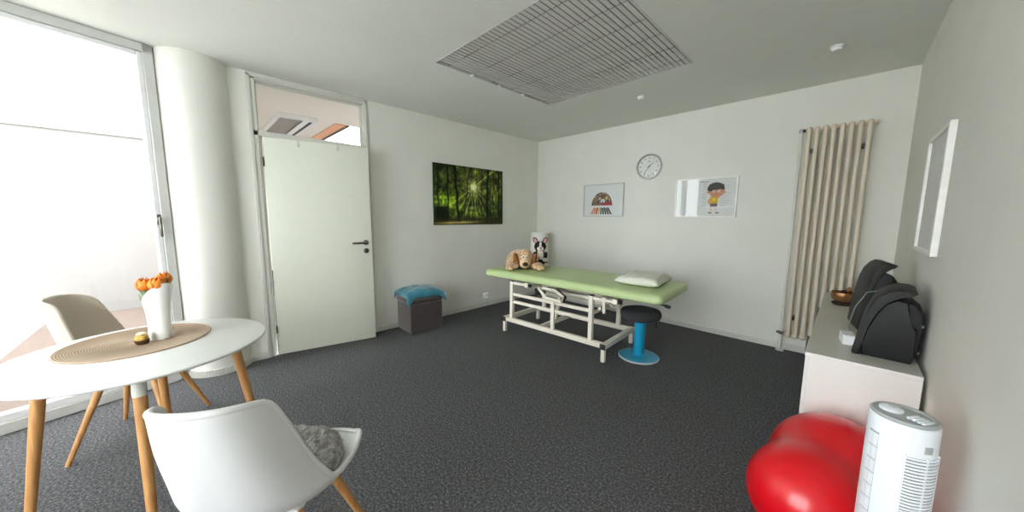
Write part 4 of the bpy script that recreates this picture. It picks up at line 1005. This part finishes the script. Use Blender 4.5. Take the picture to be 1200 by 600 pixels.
bm = BM(); lathe(bm, [(0, -.003), (.011, -.002), (.011, .003), (0, .004)], 20, mt @ T(0, 0, -R1)); obj('valve_plug', bm, mat('red_plug', (180, 10, 22), .4), t)
# ================================================================== tower fan
FANW = mat('fan_white', (236, 240, 246), .35, var=.006); FANG = mat('fan_grey', (172, 176, 178), .4); FAND = mat('fan_slot_dark', (96, 98, 104), .6)
FX, FY = 3.888, -2.785
t = thing('tower_fan', 'white tower fan in the corner of view beside the red ball', 'fan', (FX, FY, 0), math.radians(-50))
# local -y ... front grille faces local +x
Rf = .072
bm = BM(); lathe(bm, [(0, 0), (.108, 0), (.112, .006), (.108, .018), (.07, .030), (0, .032)], 48); obj('base', bm, FANW, t)
bm = BM(); lathe(bm, [(0, .03), (.05, .03), (.05, .05), (Rf-.004, .055), (Rf, .062), (Rf, .735), (Rf-.004, .741), (0, .741)], 64); obj('housing', bm, FANW, t, angle=35)
bm = BM(); lathe(bm, [(0, .741), (Rf-.003, .741), (Rf-.001, .746), (Rf-.006, .751), (Rf-.012, .751), (Rf-.016, .747), (0, .747)], 56); obj('top_ring', bm, FANG, t)
bm = BM(); lathe(bm, [(0, .7472), (.026, .7472), (.026, .753), (.022, .756), (0, .756)], 32, T(-.026, -.012, 0)); obj('timer_dial', bm, FANW, t)
bm = BM(); box(bm, (-.034, -.015, .7555), (-.018, -.009, .760), .001, 1); obj('dial_marker', bm, FANG, t)
for k in range(4):
    bm = BM(); box(bm, (.016+k*.0105, -.020, .7472), (.0245+k*.0105, .018, .7545), .0015, 1, mtx=rotz(.25)); obj('speed_key', bm, FANW, t)
# front grille
def arcbox(bm, a0, a1, z0, z1, r0, r1, n=8):
    for k in range(n):
        p, q = a0+(a1-a0)*k/n, a0+(a1-a0)*(k+1)/n
        v = [bm.verts.new((r*math.cos(a), r*math.sin(a), z)) for r in (r0, r1) for a in (p, q) for z in (z0, z1)]
        for f in ((0, 1, 3, 2), (4, 6, 7, 5), (0, 2, 6, 4), (1, 5, 7, 3), (0, 4, 5, 1), (2, 3, 7, 6)): bm.faces.new([v[i] for i in f])
bm = BM(); arcbox(bm, -.62, .62, .10, .655, Rf-.001, Rf+.0004, 10); obj('grille_recess', bm, FAND, t, angle=None)
bm = BM()
z = .10
while z < .655: arcbox(bm, -.62, .62, z, z+.0062, Rf, Rf+.0035, 10); z += .0098
for a in (-.62, 0, .62): arcbox(bm, a-.02, a+.02, .095, .66, Rf, Rf+.004, 1)
obj('front_grille', bm, FANW, t, angle=None)
bm = BM(); arcbox(bm, -.13, .13, .672, .692, Rf, Rf+.002, 4); obj('badge', bm, FANG, t, angle=None)
# rear intake: segmented strips
for a in (-1.62, 2.0):
    bm = BM(); arcbox(bm, a-.20, a+.20, .09, .69, Rf-.001, Rf+.0003, 4); obj('intake_recess', bm, FANG, t, angle=None)
    bm = BM()
    for k in range(14): z = .093+k*.0425; arcbox(bm, a-.19, a-.01, z, z+.039, Rf, Rf+.0022, 2); arcbox(bm, a+.02, a+.19, z, z+.039, Rf, Rf+.0022, 2)
    obj('intake_grille', bm, FANW, t, angle=None)
